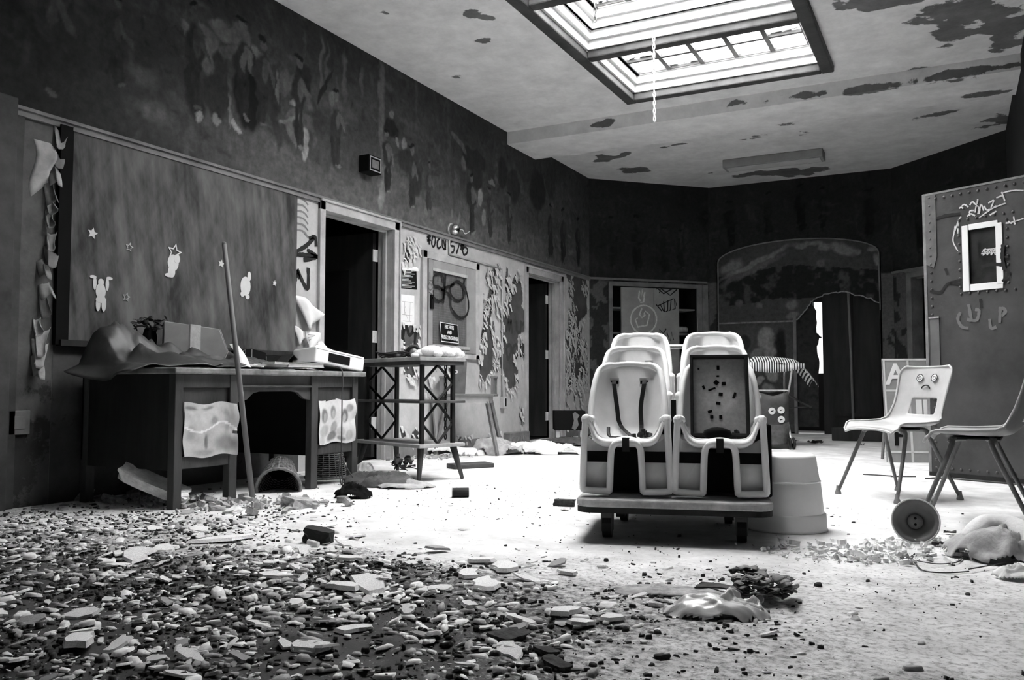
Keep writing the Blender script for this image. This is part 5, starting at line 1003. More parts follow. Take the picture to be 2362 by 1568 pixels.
# wicker baskets
def basket(name, lab, loc, rot, r0, r1, H):
    b4 = thing(name, lab, 'basket', loc); b4.rotation_euler = rot; q = MB(); n = 22
    for i in range(n):
        z = H*i/(n-1); r = r0+(r1-r0)*i/(n-1); q.tube([((r+.004*math.sin(12*a+math.pi*i))*math.cos(a), (r+.005*math.sin(12*a+math.pi*i))*math.sin(a), z) for a in np.linspace(0, 6.283, 60, endpoint=False)], .0045, 5, closed=True)
    q.build('woven_side', MT['wicker'], b4, smooth=True)
    for k in range(18): a = 2*math.pi*k/18; q = MB(); q.tube([(r0*math.cos(a), r0*math.sin(a), 0), (r1*math.cos(a), r1*math.sin(a), H)], .004, 5); q.build('stake', MT['wicker'], b4)
    q = MB(); q.tube([((r1+.004)*math.cos(a), (r1+.004)*math.sin(a), H) for a in np.linspace(0, 6.283, 40, endpoint=False)], .010, 6, closed=True); q.build('rim', MT['wicker'], b4, smooth=True)
    q = MB(); q.lathe([(0, .004), (r0-.004, .004), (r0-.004, .0), (r1-.006, H-.01)], 30); q.build('lining', MT['black'], b4); return b4
bpz = FL(668, 1128); basket('wicker_basket', 'tipped wicker basket under the desk kneehole', (-3.95, 4.33, .125), (math.radians(0), math.radians(112), math.radians(-50)), .085, .13, .26)
basket('wicker_basket', 'dark upturned wicker basket behind the right desk leg', (-4.1, 4.98, .30), (math.pi, 0, .3), .085, .15, .295)
# concrete slab leaning on the rubble by the desk
def chunk(name, loc, size, rot, mat, lab, cat, seed, rough=.15):
    r = random.Random(seed); bm = bmesh.new(); bmesh.ops.create_cube(bm, size=1); bmesh.ops.subdivide_edges(bm, edges=bm.edges[:], cuts=3, use_grid_fill=True)
    for v in bm.verts:
        n = float(fbm(v.co.x*2.5+seed, v.co.y*2.5+v.co.z*1.7, seed, 3))-.5; l = 1+rough*2*n; v.co = Vector((v.co.x*l*size[0]*(1-.25*(abs(v.co.y) > .45)*r.random()), v.co.y*l*size[1]*(1-.25*(abs(v.co.x) > .45)*r.random()), v.co.z*size[2]*(1+rough*n)))
    me = bpy.data.meshes.new(name); bm.to_mesh(me); bm.free(); me.materials.append(mat); o = bpy.data.objects.new(name, me); COL.objects.link(o); o.location = loc; o.rotation_euler = rot
    return tag(o, lab, cat)
p = FL(420, 1168); chunk('concrete_slab', (p.x-.10, p.y-.10, .125), (.38, .15, .055), (math.radians(16), math.radians(24), math.radians(40)), MT['plaster'], 'broken concrete slab propped against the left desk leg', 'slab', 5)
# ================================================================== room divider shelf
shx, shy = -3.63, 5.33; su = thing('shelf_unit', 'three-tier shelf unit with black iron lattice ends and splayed wooden legs', 'shelf', (shx, shy, 0), math.radians(-21.7)); L2, D2_ = .44, .20
for z, t_, nm, mt in ((.842, .028, 'top_shelf', 'wood'), (.545, .018, 'middle_shelf', 'deskwood'), (.235, .024, 'bottom_shelf', 'wood')): q = MB(); q.bb((-L2, -D2_, z), (L2, D2_, z+t_)); q.build(nm, MT[mt], su, bevel=.004)
q = MB(); q.bb((-L2+.01, -D2_+.01, .815), (L2-.01, D2_-.01, .842)); q.build('shelf_lining', MT['deskwood'], su)
for x in (-L2+.09, L2-.06):
    for y in (-D2_+.06, D2_-.07): q = MB(); q.bb((x-.013, y-.013, .255), (x+.013, y+.013, .82)); q.build('upright', MT['iron'], su)
    for (za, zb) in ((.26, .545), (.562, .815)):
        y0, y1 = -D2_+.06, D2_-.07; zm, ym = (za+zb)/2, (y0+y1)/2
        for (a, b2) in (((ym, za), (y0, zm)), ((y0, zm), (ym, zb)), ((ym, za), (y1, zm)), ((y1, zm), (ym, zb))): q = MB(); q.tube([(x, a[0], a[1]), (x, b2[0], b2[1])], .011, 4); q.build('lattice_bar', MT['iron'], su)
for sx in (-1, 1):
    for sy in (-1, 1): q = MB(); q.tube([(sx*(L2-.07), sy*(D2_-.06), .24), (sx*(L2-.02), sy*(D2_-.01), 0)], [.026, .013], 12); q.build('leg', MT['deskwood'], su, smooth=True)
cr = math.radians(-21.7); shp = lambda x, y, z: Vector((shx+x*math.cos(cr)-y*math.sin(cr), shy+x*math.sin(cr)+y*math.cos(cr), z))
pt_ = MB(); 
for (x, y, z, r) in [(.0, .0, .05, (.085, .065, .045)), (.10, .0, .045, (.06, .055, .042)), (-.08, .02, .035, (.05, .05, .032)), (.17, .02, .04, (.05, .05, .042)), (.05, -.06, .03, (.035, .03, .026)), (.14, -.055, .03, (.035, .03, .026)), (.21, .05, .03, (.03, .03, .026)), (-.12, -.03, .02, (.03, .03, .02))]: pt_.ball((x, y, z), r, 14, 10)
o = tag(pt_.build('plush_toy', MT['plush'], smooth=True), 'white limp plush toy lying on the top shelf', 'toy'); o.location = shp(.23, .05, .868); o.rotation_euler = (0, 0, .5)
hp = thing('coiled_headphones', 'dark headphones coil lying at the left of the top shelf', 'headphones', shp(-.02, .06, .87), .6)
q = MB(); q.tube([(.045*math.cos(a), .01*math.sin(2*a), .05+.045*math.sin(a)) for a in np.linspace(0, 6.283, 24, endpoint=False)], .014, 8, closed=True); q.build('ear_cup', MT['rubber'], hp, smooth=True)
q = MB(); q.lathe([(0, -.01), (.035, -.01), (.03, .01), (0, .012)], 16, Matrix.Translation((0, 0, .05)) @ Matrix.Rotation(math.pi/2, 4, 'X')); q.build('ear_pad', MT['tin'], hp, smooth=True)
q = MB()
for k in range(6): q.tube([(-.15+(.08+.01*k)*math.cos(a), .02+(.05+.006*k)*math.sin(a), .006+.008*k+.006*math.sin(3*a+k)) for a in np.linspace(0, 6.283, 24, endpoint=False)], .0045, 5, closed=True)
q.build('cable_coil', MT['rubber'], hp, smooth=True)
for i in range(8):
    q = MB(); q.prism([(.04*random.uniform(.5, 1)*math.cos(a), .03*random.uniform(.5, 1)*math.sin(a)) for a in np.linspace(0, 6.283, 6, endpoint=False)], shp(random.uniform(-.4, .1), random.uniform(-.15, .12), .871), (1, 0, 0), (0, 1, .05), .004); tag(q.build('paint_scrap', MT['cream']), 'pale scrap of paint on the top shelf', 'scrap', 'paint scraps on the shelf')
chain('iron_chain', shp(.36, .08, .80), .52, .020, .0045, MT['iron'], 'dark iron chain hanging from the right end of the shelf unit', True)
HW = M('dull_chair_wood', .15, .6, .35, 6, .15, 30)
# ================================================================== child's high chair behind the shelf
hc_p = FL(1082, 1047); hc = thing('high_chair', "pale wooden child's high chair with a face cut in its back, behind the shelf unit", 'high chair', (hc_p.x-.03, hc_p.y+.05, 0), math.radians(22))
q = MB(); q.bb((-.27, -.2, .565), (.27, .2, .59)); q.build('seat', HW, hc, bevel=.005); q = MB(); q.bb((-.22, -.18, .50), (.22, .16, .565)); q.build('seat_apron', MT['jamb'], hc)
bp2 = MB(); bp2.prism([(-.30, .59), (-.07, .59), (-.05, .93), (-.10, .96), (-.27, .96), (-.32, .93)], (0, .18, 0), (1, 0, 0), (0, 0, 1), -.018); bk3 = bp2.build('backrest', HW, hc)
for (x, z, r) in ((-.232, .812, .02), (-.162, .812, .02)): q = MB(); q.lathe([(0, 0), (r, 0), (r, .004), (0, .004)], 14, Matrix.Translation((x, .18, z)) @ Matrix.Rotation(math.pi/2, 4, 'X')); e2 = q.build('eye', MT['stickl'], bk3); q = MB(); q.lathe([(0, .004), (r*.45, .004), (r*.45, .006), (0, .006)], 10, Matrix.Translation((x, .18, z)) @ Matrix.Rotation(math.pi/2, 4, 'X')); q.build('pupil', MT['black'], e2)
q = MB(); q.prism([(-.197+.03*math.cos(a), .715+.025*math.sin(a)) for a in np.linspace(0, math.pi, 9)], (0, .176, 0), (1, 0, 0), (0, 0, 1), .003); q.build('mouth', MT['stickl'], bk3)
for sx in (-1, 1):
    q = MB(); q.bb((sx*.25-.02, -.19, .745), (sx*.25+.02, .18, .765)); q.build('arm_rail', HW, hc, bevel=.003)
    for y in (-.17, -.06, .05, .15): q = MB(); q.bb((sx*.25-.012, y-.012, .59), (sx*.25+.012, y+.012, .745)); q.build('spindle', HW, hc)
    for (y, ye) in ((-.16, -.24), (.14, .22)): q = MB(); q.tube([(sx*.20, y, .52), (sx*.31, ye, 0)], [.024, .02], 4); q.build('leg', HW, hc)
gy0, gy1 = LW(988, 1000)[0], LW(1034, 1000)[0]; q = MB(); q.box((XL+.07, (gy0+gy1)/2, .285), (.02, gy1-gy0, .57), rotm(0, -.12, 0)); tag(q.build('grey_board', MT['greyp']), 'plain grey board standing behind the iron lattice', 'board')
# ================================================================== folding stroller at the back
sx_, sy_ = -1.85, 9.75; stl = thing('stroller', 'old folding stroller with a striped canopy in front of the arch', 'stroller', (sx_, sy_, 0), math.radians(20))
MS, nt, b = newmat('striped_canvas'); tc = nt.nodes.new('ShaderNodeTexCoord'); wv = nt.nodes.new('ShaderNodeTexWave'); wv.inputs['Scale'].default_value = 12; wv.bands_direction = 'X'; rp_ = nt.nodes.new('ShaderNodeValToRGB'); rp_.color_ramp.interpolation = 'CONSTANT'; rp_.color_ramp.elements[0].color = G(.015); rp_.color_ramp.elements[1].color = G(.65); rp_.color_ramp.elements[1].position = .5
nt.links.new(tc.outputs['Object'], wv.inputs[0]); nt.links.new(wv.outputs[0], rp_.inputs[0]); nt.links.new(rp_.outputs[0], b.inputs[0]); b.inputs['Roughness'].default_value = .9
g = []
for i in range(15):
    s = i/14; r = []
    for j in range(11):
        t_ = j/10; x = -.26+.74*s; y = -.26+.46*t_; z = .985-.07*abs(2*t_-1)**2+.015*math.sin(5*s)-.02*s - (.22*max(0, (s-.72)/.28)**1.3) - (.07*max(0, (.12-s)/.12)); r.append((x, y, z))
    g.append(r)
q = MB(); q.grid(g); q.build('canopy', MS, stl, smooth=True, solid=.004)
q = MB(); q.grid([[(-.26+.6*i/8, -.262-.015*math.sin(i), .93-.02*i/8-.11*j*(.5+.5*math.sin(.5+i*.35))) for j in (0, .5, 1)] for i in range(9)]); q.build('canopy_valance', MS, stl, smooth=True, solid=.003)
fr = [[(-.2, -.26, .93), (-.24, -.2, .62), (-.14, .1, .3), (-.17, .35, .06)], [(.22, -.26, .93), (.18, -.2, .62), (.15, .1, .3), (.17, .35, .06)], [(-.2, .34, .90), (-.2, .16, .62), (-.17, -.12, .36), (-.17, -.38, .07)], [(.24, .34, .90), (.2, .16, .62), (.17, -.12, .36), (.17, -.38, .07)]]
for L in fr: q = MB(); q.tube(bez(L, 18), .011, 8); q.build('frame_tube', MT['steel'], stl, smooth=True)
for (a, b2) in (((-.2, .16, .62), (.2, .16, .62)), ((-.17, -.12, .36), (.17, -.12, .36)), ((-.24, -.2, .62), (.18, -.2, .62))): q = MB(); q.cyl(a, b2, .009); q.build('cross_bar', MT['steel'], stl)
q = MB(); g = []
for i in range(9):
    s = i/8; w = .17-.05*max(0, s-.6)*2; p = [(.1, .62), (.02, .45), (-.02, .34), (-.14, .32), (-.24, .30), (-.29, .22), (-.31, .12), (-.32, .08), (-.32, .06)][i]; g.append([(-w, p[0], p[1]), (-w*.5, p[0]-.01, p[1]-.02), (0, p[0]-.015, p[1]-.025), (w*.5, p[0]-.01, p[1]-.02), (w, p[0], p[1])])
q.grid(g); sf = q.build('seat_sling', MT['clothd'], stl, smooth=True, solid=.006)
q = MB(); q.grid([[(-.17+.34*i/6, -.25-.02*math.sin(math.pi*i/6), .56-.50*j/6+.05*abs(i/3-1)*(1-j/6)) for i in range(7)] for j in range(7)]); ap = q.build('apron', M('dark_vinyl', .06, .35, .4, 8), stl, smooth=True, solid=.004)
for (x, z) in ((-.01, .40), (.085, .41), (.085, .31)): q = MB(); q.lathe([(0, 0), (.038, 0), (.036, .004), (0, .004)], 16, Matrix.Translation((x, -.276, z)) @ Matrix.Rotation(math.pi/2, 4, 'X')); bd = q.build('badge', MT['cream'], ap); q = MB(); q.box((x, -.281, z), (.03, .002, .010), rotm(0, -.3, 0)); q.build('badge_mark', MT['black'], bd)
for (x, y) in ((-.17, -.38), (.17, -.38), (-.17, .35), (.17, .35)):
    q = MB()
    for e in (-.02, .02): q.tube([(x+e, y+.055*math.cos(a), .062+.055*math.sin(a)) for a in np.linspace(0, 6.283, 20, endpoint=False)], .012, 6, closed=True)
    q.build('wheel', MT['rubber'], stl, smooth=True)
for x in (-.2, .24): q = MB(); q.tube(bez([(x, .34, .90), (x, .40, .93), (x, .46, .92)], 8), .016, 8); q.build('handle_grip', MT['rubber'], stl, smooth=True)
q = MB(); q.tube(bez([(.2, .1, .6), (.36, .2, .5), (.46, .2, .45), (.5, .2, .43)], 12), .012, 6); q.tube(bez([(.2, .12, .42), (.34, .2, .43), (.5, .2, .44)], 12), .008, 6); q.build('strap', MT['clothd'], stl)
# ================================================================== letter board easel
ed = 7.55; ep = cw((2100-1181)/1978*ed, ed); eb = thing('letter_board', 'grey alphabet board with a white letter A standing behind the sad-faced chair', 'board', (ep.x, ep.y, 0), YAW-.12)
tilt = Matrix.Rotation(math.radians(-6), 4, 'X'); bw = .215; bd2 = bpy.data.objects.new('board_tilt', None)
q = MB(); q.bb((-bw, 0, .0), (bw+.12, .02, .915)); o = q.build('panel', MT['greyp'], eb); o.rotation_euler = (math.radians(-5), 0, 0)
g = MB()
for L in [[(-bw+.012, 0), (-bw+.012, .905)], [(.0, 0), (.0, .905)], [(bw, 0), (bw, .905)], [(-bw, .905), (bw+.12, .905)], [(-bw, .63), (bw+.12, .63)], [(-bw, .36), (bw+.12, .36)], [(-bw, .09), (bw+.12, .09)]]: stroke(g, L, .018, -.004)
g.build('grid_line', MT['cream'], o)
text('letter', 'A', .26, 'stickl', o, (-.105, -.004, .765), (math.pi/2, 0, 0), .002); text('letter', 'F', .24, 'black', o, (-.10, -.004, .22), (math.pi/2, 0, 0), .002)
g = MB(); g.bb((.05, -.006, .40), (.10, -.002, .55)); g.bb((.115, -.006, .40), (.165, -.002, .55)); g.bb((.035, -.006, .38), (.10, -.002, .42)); g.bb((.115, -.006, .38), (.18, -.002, .42)); g.build('boots_print', MT['stickl'], o)
q = MB(); q.tube([(-.15, .10, .88), (-.15, .36, 0)], .014, 4); q.tube([(.25, .10, .88), (.25, .36, 0)], .014, 4); q.build('easel_leg', MT['jambd'], eb)
# low dark beam on the floor
p = FL(1990, 1018); q = MB(); q.bb((-.36, -.06, .0), (.52, .06, .16)); o = tag(q.build('timber_block', MT['dark'], bevel=.006), 'low dark timber block on the floor before the arch opening', 'timber'); o.location = (p.x, p.y+.1, 0); o.rotation_euler = (0, 0, .15)
# lamp reflector lying on its rim
lp_ = FL(2112, 1256); lr = thing('lamp_reflector', 'round grey lamp reflector resting on its rim beside the chairs', 'reflector', (lp_.x-.0, lp_.y+.05, .092)); lr.rotation_euler = (math.radians(78), 0, YAW-math.radians(24))
q = MB(); q.lathe([(.093, .0), (.090, -.004), (.085, -.002), (.07, -.03), (.045, -.05), (.03, -.055)], 36); q.build('bowl', M('grey_enamel', .17, .45, .15, 10), lr, smooth=True, solid=.003)
q = MB(); q.lathe([(.0, -.04), (.03, -.04), (.032, -.058), (.025, -.09), (0, -.09)], 20); q.build('hub', MT['tin'], lr, smooth=True)
for y in (-.013, .013): q = MB(); q.cyl((0, y, -.041), (0, y, -.037), .0055, n=8); q.build('screw_hole', MT['black'], lr)
q = MB(); q.tube([(.093*math.cos(a), .093*math.sin(a), -.001) for a in np.linspace(0, 6.283, 36, endpoint=False)], .0035, 6, closed=True); q.build('rim', MT['cream'], lr, smooth=True)
# cloth heaps ------------------------------------------------------------
def heap(name, loc, sx, sy, h, mat, lab, seed, rz=0., fold=7, cat='cloth', n=40, flat=.0):
    g = []
    for i in range(n+1):
        r = []
        for j in range(n+1):
            a, b2 = 2*i/n-1, 2*j/n-1; rr = math.sqrt(a*a+b2*b2); edge = max(0, 1-rr**2.4*(.85+.5*float(vnoise(math.atan2(b2, a)*2+9, seed, seed))))
            x, y = a*sx, b2*sy; w = float(fbm(a*2+seed, b2*2, seed, 3)); rid = 1-abs(2*float(vnoise(a*fold*.35+2.5*w, b2*fold*.18+seed+1.5*w, seed+3))-1)
            r.append((x*(1+.12*(w-.5)), y*(1+.12*(w-.5)), .003+h*edge**.6*(.22+.45*w+.55*rid**2)))
        g.append(r)
    q = MB(); q.grid(g, lambda i, j: (((2*(i+.5)/n-1)**2+(2*(j+.5)/n-1)**2)**.5 < .82+.22*float(vnoise(math.atan2(2*(j+.5)/n-1, 2*(i+.5)/n-1)*3+9, 2.0, seed))))
    o = q.build(name, mat, smooth=True, solid=.003); o.location = loc; o.rotation_euler = (0, 0, rz); return tag(o, lab, cat)
p = FL(880, 1118); heap('cloth_heap', (p.x, p.y, 0), .30, .17, .10, MT['clothd'], 'dark crumpled clothes heaped on the floor by the shelf legs', 3, .3)
p = FL(905, 1122); heap('cloth_piece', (p.x+.1, p.y, 0), .22, .11, .05, MT['cloth'], 'grey cloth spread in front of the dark clothes heap', 13, .5)
p = FL(838, 1098); heap('white_rag', (p.x, p.y+.02, .0), .10, .09, .10, MT['clothl'], 'white rag at the left end of the dark clothes heap', 23)
p = FL(930, 1100); tuft('dry_bouquet', (p.x, p.y, .05), 26, .08, MT['petal'], 'dried grey plant lying on the dark clothes heap', 'plant', .09, .9)
p = FL(1245, 1045); heap('stuffed_animal_pile', (p.x, p.y, 0), .55, .2, .13, MT['clothl'], 'pale limp stuffed toy sprawled before the second doorway', 33, .35, 6)
p = FL(1275, 1030); heap('dark_rag', (p.x+.1, p.y+.25, 0), .5, .15, .10, MT['clothd'], 'dark rags behind the limp stuffed toy', 43, .35)
p = FL(1040, 1050); heap('pale_rag', (p.x-.1, p.y+.1, 0), .42, .2, .14, MT['clothl'], 'torn pale cloth on the floor behind the shelf unit', 53, .4)
p = FL(1135, 1046); heap('straw_debris', (p.x+.05, p.y+.0, 0), .32, .2, .16, MT['cloth'], 'grey fluffy debris around the feet of the high chair', 63, .4, 11, 'debris')
p = FL(2300, 1290); heap('towel_heap', (p.x+.02, p.y+.06, 0), .20, .22, .13, MT['cloth'], 'crumpled grey towel on the floor at the right edge', 73, .9, 5)
q = MB(); a0_ = FL(2235, 1275); 
q.tube(bez([a0_+Vector((0, 0, .05)), a0_+Vector((.07, .02, .12)), a0_+Vector((.15, -.02, .13)), a0_+Vector((.24, -.12, .05))], 24), [.045+.012*math.sin(i*.35) for i in range(25)], 12, flat=.7); q.tube(bez([a0_+Vector((.07, -.03, .05)), a0_+Vector((.13, -.04, .085)), a0_+Vector((.19, -.12, .05)), a0_+Vector((.24, -.2, .03))], 21), .036, 12, flat=.7)
tag(q.build('rolled_towel', MT['clothl'], smooth=True), 'thick pale rolled towel twisted over the towel heap', 'towel')
p = FL(2335, 1330); heap('speckled_cloth', (p.x+.06, p.y, 0), .13, .09, .06, MT['clothl'], 'speckled pale cloth in front of the towel heap', 83, .6, 4)
q = MB(); P = [FL(2110, 1300), FL(2130, 1318), FL(2180, 1323), FL(2235, 1320)]; q.tube(bez([v+Vector((0, 0, .004)) for v in P], 24), .0025, 5); P = [FL(2110, 1295), FL(2160, 1303), FL(2205, 1300), FL(2220, 1290)]; q.tube(bez([v+Vector((0, 0, .005)) for v in P], 24), .0022, 5); P = [FL(2235, 1320), FL(2290, 1310), FL(2355, 1298)]; q.tube(bez([v+Vector((0, 0, .012)) for v in P], 18), .0025, 5)
tag(q.build('loose_wire', MT['rope']), 'thin dark wire looped on the floor left of the towel', 'wire')
p = FL(1640, 1425); heap('plastic_sheet', (p.x, p.y+.03, 0), .16, .085, .055, M('crumpled_plastic', .62, .3, .12, 9, spec=.6), 'crumpled whitish plastic sheet on the floor in front of the flowers', 93, .25, 5, 'plastic')
p = FL(1700, 1420); heap('plastic_bag', (p.x, p.y, 0), .085, .06, .075, M('crumpled_plastic_b', .6, .3, .12, 9, spec=.6), 'small crumpled plastic bag right of the plastic sheet', 95, .25, 6, 'plastic')
p = FL(1540, 1372); heap('flat_rag', (p.x, p.y+.02, 0), .19, .08, .02, MT['plaster2'], 'flat dusty rag left of the fallen flowers', 97, .3, 6)
p = FL(1745, 1385); fb_ = tuft('fallen_bouquet', (p.x, p.y+.03, .006), 80, .085, MT['petal'], 'fallen bouquet of dark artificial flowers in front of the buggy', 'bouquet', .042, .55, .8)
for k in range(5):
    q = MB(); a = 2.8+.15*k; q.tube(bez([(-.05, .01*k-.02, .01), (-.12, .01*k+.0, .015), (-.20, .02*k-.01, .008)], 10), .004, 5); q.build('stem', MT['leaf'], fb_)
for k in range(7):   # flower heads
    cx_, cy_, cz_ = random.uniform(-.06, .10), random.uniform(-.05, .05), random.uniform(.015, .06); q = MB()
    for i in range(7):
        a = 6.283*i/7; d = Vector((math.cos(a), math.sin(a), .5)).normalized(); sd = Vector((-math.sin(a), math.cos(a), 0)); g = []
        for t_ in (0, .4, .75, 1): w_ = .018*math.sin(math.pi*(.15+.75*t_)); pp_ = Vector((cx_, cy_, cz_))+d*(.036*t_)+Vector((0, 0, -.012*t_*t_)); g.append([pp_-sd*w_+Vector((0, 0, .006)), pp_, pp_+sd*w_+Vector((0, 0, .006))])
        q.grid(g)
    q.build('flower_head', MT['petal'], fb_, smooth=True, solid=.0015)
# dark cupboard fragment by the second doorway
p = FL(1316, 1022); q = MB(); q.box((0, 0, .27), (.36, .30, .22)); o = thing('dark_bin', 'dark upturned crate on pale feet with a torn corner beside the second doorway', 'crate', (p.x-.02, p.y, 0), .5); q.build('box', MT['black'], o, bevel=.004)
for (x, y) in ((-.14, -.11), (.14, -.11), (.14, .11), (-.14, .11)): q = MB(); q.bb((x-.02, y-.02, 0), (x+.02, y+.02, .16)); q.build('foot', MT['cream'], o)
q = MB(); q.prism([(.02, .18), (.06, .16), (.10, .22), (.085, .29), (.11, .33), (.06, .37), (.03, .35), (.045, .27)], (0, -.152, 0), (1, 0, 0), (0, 0, 1), .003); q.build('torn_label', MT['jambd'], o)
# wooden offcut, can, dark cup group
p = FL(1085, 1078); q = MB(); q.box((0, 0, .018), (.36, .16, .036), rotm(.02, 0, 0)); o = tag(q.build('wood_offcut', MT['deskwood'], bevel=.006), 'flat worn wooden board on the floor right of the shelf legs', 'board'); o.location = (p.x, p.y, 0); o.rotation_euler = (0, 0, 1.0)
p = FL(1062, 1146); cn = thing('tin_can', 'small dark can lying on its side on the bare floor', 'can', (p.x, p.y, .028), YAW+.1); q = MB(); q.cyl((-.05, 0, 0), (.05, 0, 0), .028, n=18); q.build('body', MT['iron'], cn, smooth=False); q = MB(); q.lathe([(.022, .0), (.029, .0), (.029, .006), (.022, .006)], 18, Matrix.Translation((-.051, 0, 0)) @ Matrix.Rotation(math.pi/2, 4, 'Y')); q.build('can_rim', MT['tin'], cn)
p = FL(790, 1158); q = MB(); q.lathe([(0, .0), (.032, 0), (.034, .03), (.03, .034), (.022, .03), (0, .03)], 18); o = tag(q.build('paint_tub', MT['tin'], smooth=True), 'small round tub beside the dark rag below the hanging cord', 'tub'); o.location = (p.x, p.y, 0)
p = FL(808, 1148); heap('black_rag', (p.x, p.y+.03, 0), .13, .09, .09, MT['black'], 'black crumpled rag below the hanging cord', 103, .2)
p = FL(1302, 1166); chunk('dark_clod', (p.x, p.y, .018), (.12, .05, .035), (0, 0, .1), MT['soil'], 'dark lump on the bare floor left of the buggy', 'lump', 41)
p = FL(735, 1252); chunk('dark_block', (p.x, p.y, .03), (.13, .07, .06), (0, .15, .2), MT['iron'], 'dark block lying in the rubble with a white chip', 'block', 42); q = MB(); a0_ = FL(722, 1258); q.tube([a0_+Vector((0, -.03, .02)), a0_+Vector((.05, -.03, .012))], [.012, .014], 8); tag(q.build('bone_chip', MT['cream'], smooth=True), 'small white rod beside the dark block in the rubble', 'chip')
for i, (x, y, s, mt, lab) in enumerate([(640, 1515, .13, 'soil', 'dark flat clod at the bottom left of the drift'), (735, 1465, .10, 'soil', 'dark rounded clod in the middle of the drift'), (1170, 1485, .13, 'soil', 'dark flat flake right of the drift'), (1265, 1515, .09, 'soil', 'square dark clod near the bottom edge'), (1285, 1548, .10, 'soil', 'dark oblong clod at the bottom edge below the square one'), (1525, 1520, .05, 'soil', 'small dark knob at the bottom right of the clods'), (1225, 1395, .05, 'soil', 'small dark knob right of the drift'), (830, 1500, .06, 'soil', 'dark lump by the white chips at the bottom'), (690, 1170, .16, 'plaster2', 'flat grey chunk before the kneehole'), (540, 1185, .10, 'plaster', 'jagged pale chunk at the foot of the pole'), (500, 1178, .08, 'plaster2', 'grey chunk left of the pole foot'), (190, 1150, .14, 'plaster2', 'large grey chunk left of the desk'), (110, 1130, .16, 'plaster2', 'long grey chunk by the far left wall'), (40, 1150, .15, 'plaster2', 'grey chunk at the left edge by the wall'), (330, 1130, .2, 'soil', 'dark rubble mound beneath the leaning slab'), (265, 1160, .12, 'plaster2', 'grey chunk between the wall and the leaning slab')]):
    p = FL(x, y); s *= .72 if mt == 'soil' else 1; chunk('rubble_chunk', (p.x, p.y, s*.13), (s, s*.75, s*.36), (random.uniform(-.2, .2), random.uniform(-.2, .2), random.uniform(0, 3)), MT[mt], lab, 'rubble', 200+i, .45)
# leaf and paper litter along the far floor
def litter(n, fn, mat, lab, name, size, grp):
    for i in range(n):
        x, y = fn(); q = MB(); s = size*random.uniform(.5, 1.4); a = random.uniform(0, 6.28); g = []
        for k in range(4):
            t_ = k/3-.5; g.append([(s*t_, -s*.35*(1-abs(t_)), .004+s*.3*random.random()), (s*t_, 0, .003+s*.1*random.random()), (s*t_, s*.35*(1-abs(t_)), .004+s*.3*random.random())])
        q.grid(g); o = tag(q.build(name, mat, smooth=True, solid=.001), lab(x, y, s) if callable(lab) else lab, 'litter', grp); o.location = (x, y, 0); o.rotation_euler = (0, 0, a)
def ar1(): p = FL(random.uniform(2075, 2185), random.uniform(1015, 1060)); return p.x, p.y
litter(34, ar1, MT['paperg'], lambda x, y, s: '%s crumpled scrap in the %s %s of the litter pile by the metal door' % ('large' if s > .14 else 'mid-sized' if s > .1 else 'small', 'front' if y < 8.2 else 'back', 'left' if x*R_.x+y*R_.y < .48*(y*F0.y+x*F0.x) else 'right'), 'litter_scrap', .13, 'litter by the metal door')
def ar2(): p = FL(random.uniform(1250, 2000), random.uniform(1000, 1030)); return p.x, p.y
litter(40, ar2, MT['leaf'], lambda x, y, s: '%s dark curled scrap on the far floor %s' % ('large' if s > .12 else 'small', 'before the cupboard' if x < -2.9 else 'behind the buggy' if x < -2.2 else 'around the stroller wheels' if x < -1.4 else 'beside the timber block'), 'dark_scrap', .12, 'scraps on the far floor')
def ar3(): p = FL(random.uniform(2080, 2362), random.uniform(1230, 1300)); return p.x, p.y
litter(30, ar3, MT['leaf'], lambda x, y, s: '%s dark curl on the floor %s the lamp reflector' % ('larger' if s > .04 else 'tiny', 'right of' if x*R_.x+y*R_.y > lp_.x*R_.x+lp_.y*R_.y+.12 else 'close beside'), 'dark_curl', .04, 'curls near the lamp reflector')
for i in range(5): a0_ = FL(1960+80*i+random.uniform(0, 40), random.uniform(1050, 1110)); q = MB(); q.tube([a0_+Vector((0, 0, .004)), a0_+Vector((random.uniform(.1, .4), random.uniform(-.1, .1), .008))], .005, 5); tag(q.build('thin_twig', MT['leaf']), '%s thin dark twig on the bare floor by the chairs' % ('leftmost', 'second from left', 'middle', 'second from right', 'rightmost')[i], 'twig', 'twigs by the chairs')
# ================================================================== broken plaster
def plate_mesh(r, n, th, taper=.9):
    k = r.randint(7, 10); P = []
    for i in range(k): a = 6.283*(i+r.uniform(-.42, .42))/k; rad = r.uniform(.5, 1.0); P.append((rad*math.cos(a), rad*.75*math.sin(a)))
    q = MB(); V = [(x*1.0, y, 0) for x, y in P]+[(x*taper, y*taper, th) for x, y in P]
    q.add(V, [tuple(range(k-1, -1, -1)), tuple(range(k, 2*k))]+[(i, (i+1) % k, k+(i+1) % k, k+i) for i in range(k)]); return q
rr_ = random.Random(99); protos = []
for i in range(14):
    q = plate_mesh(rr_, 7, rr_.uniform(.14, .28)); me = bpy.data.meshes.new('plaster_fragment'); me.from_pydata(q.v, [], q.f); me.materials.append(MT['plaster'] if i % 3 else MT['plaster2']); protos.append(me)
def frag(x, y, z, s, tilt, lab, grp, me=None, sz=1.0, name='plaster_fragment', sx=1.0):
    o = bpy.data.objects.new(name, me or rr_.choice(protos)); COL.objects.link(o); o.location = (x, y, z+max(0, float(fz(np.array([x]), np.array([y]))[0]))); o.scale = (s*sx, s, s*sz); o.rotation_euler = (rr_.uniform(-tilt, tilt), rr_.uniform(-tilt, tilt), rr_.uniform(0, 6.28)); return tag(o, lab, 'plaster', grp)
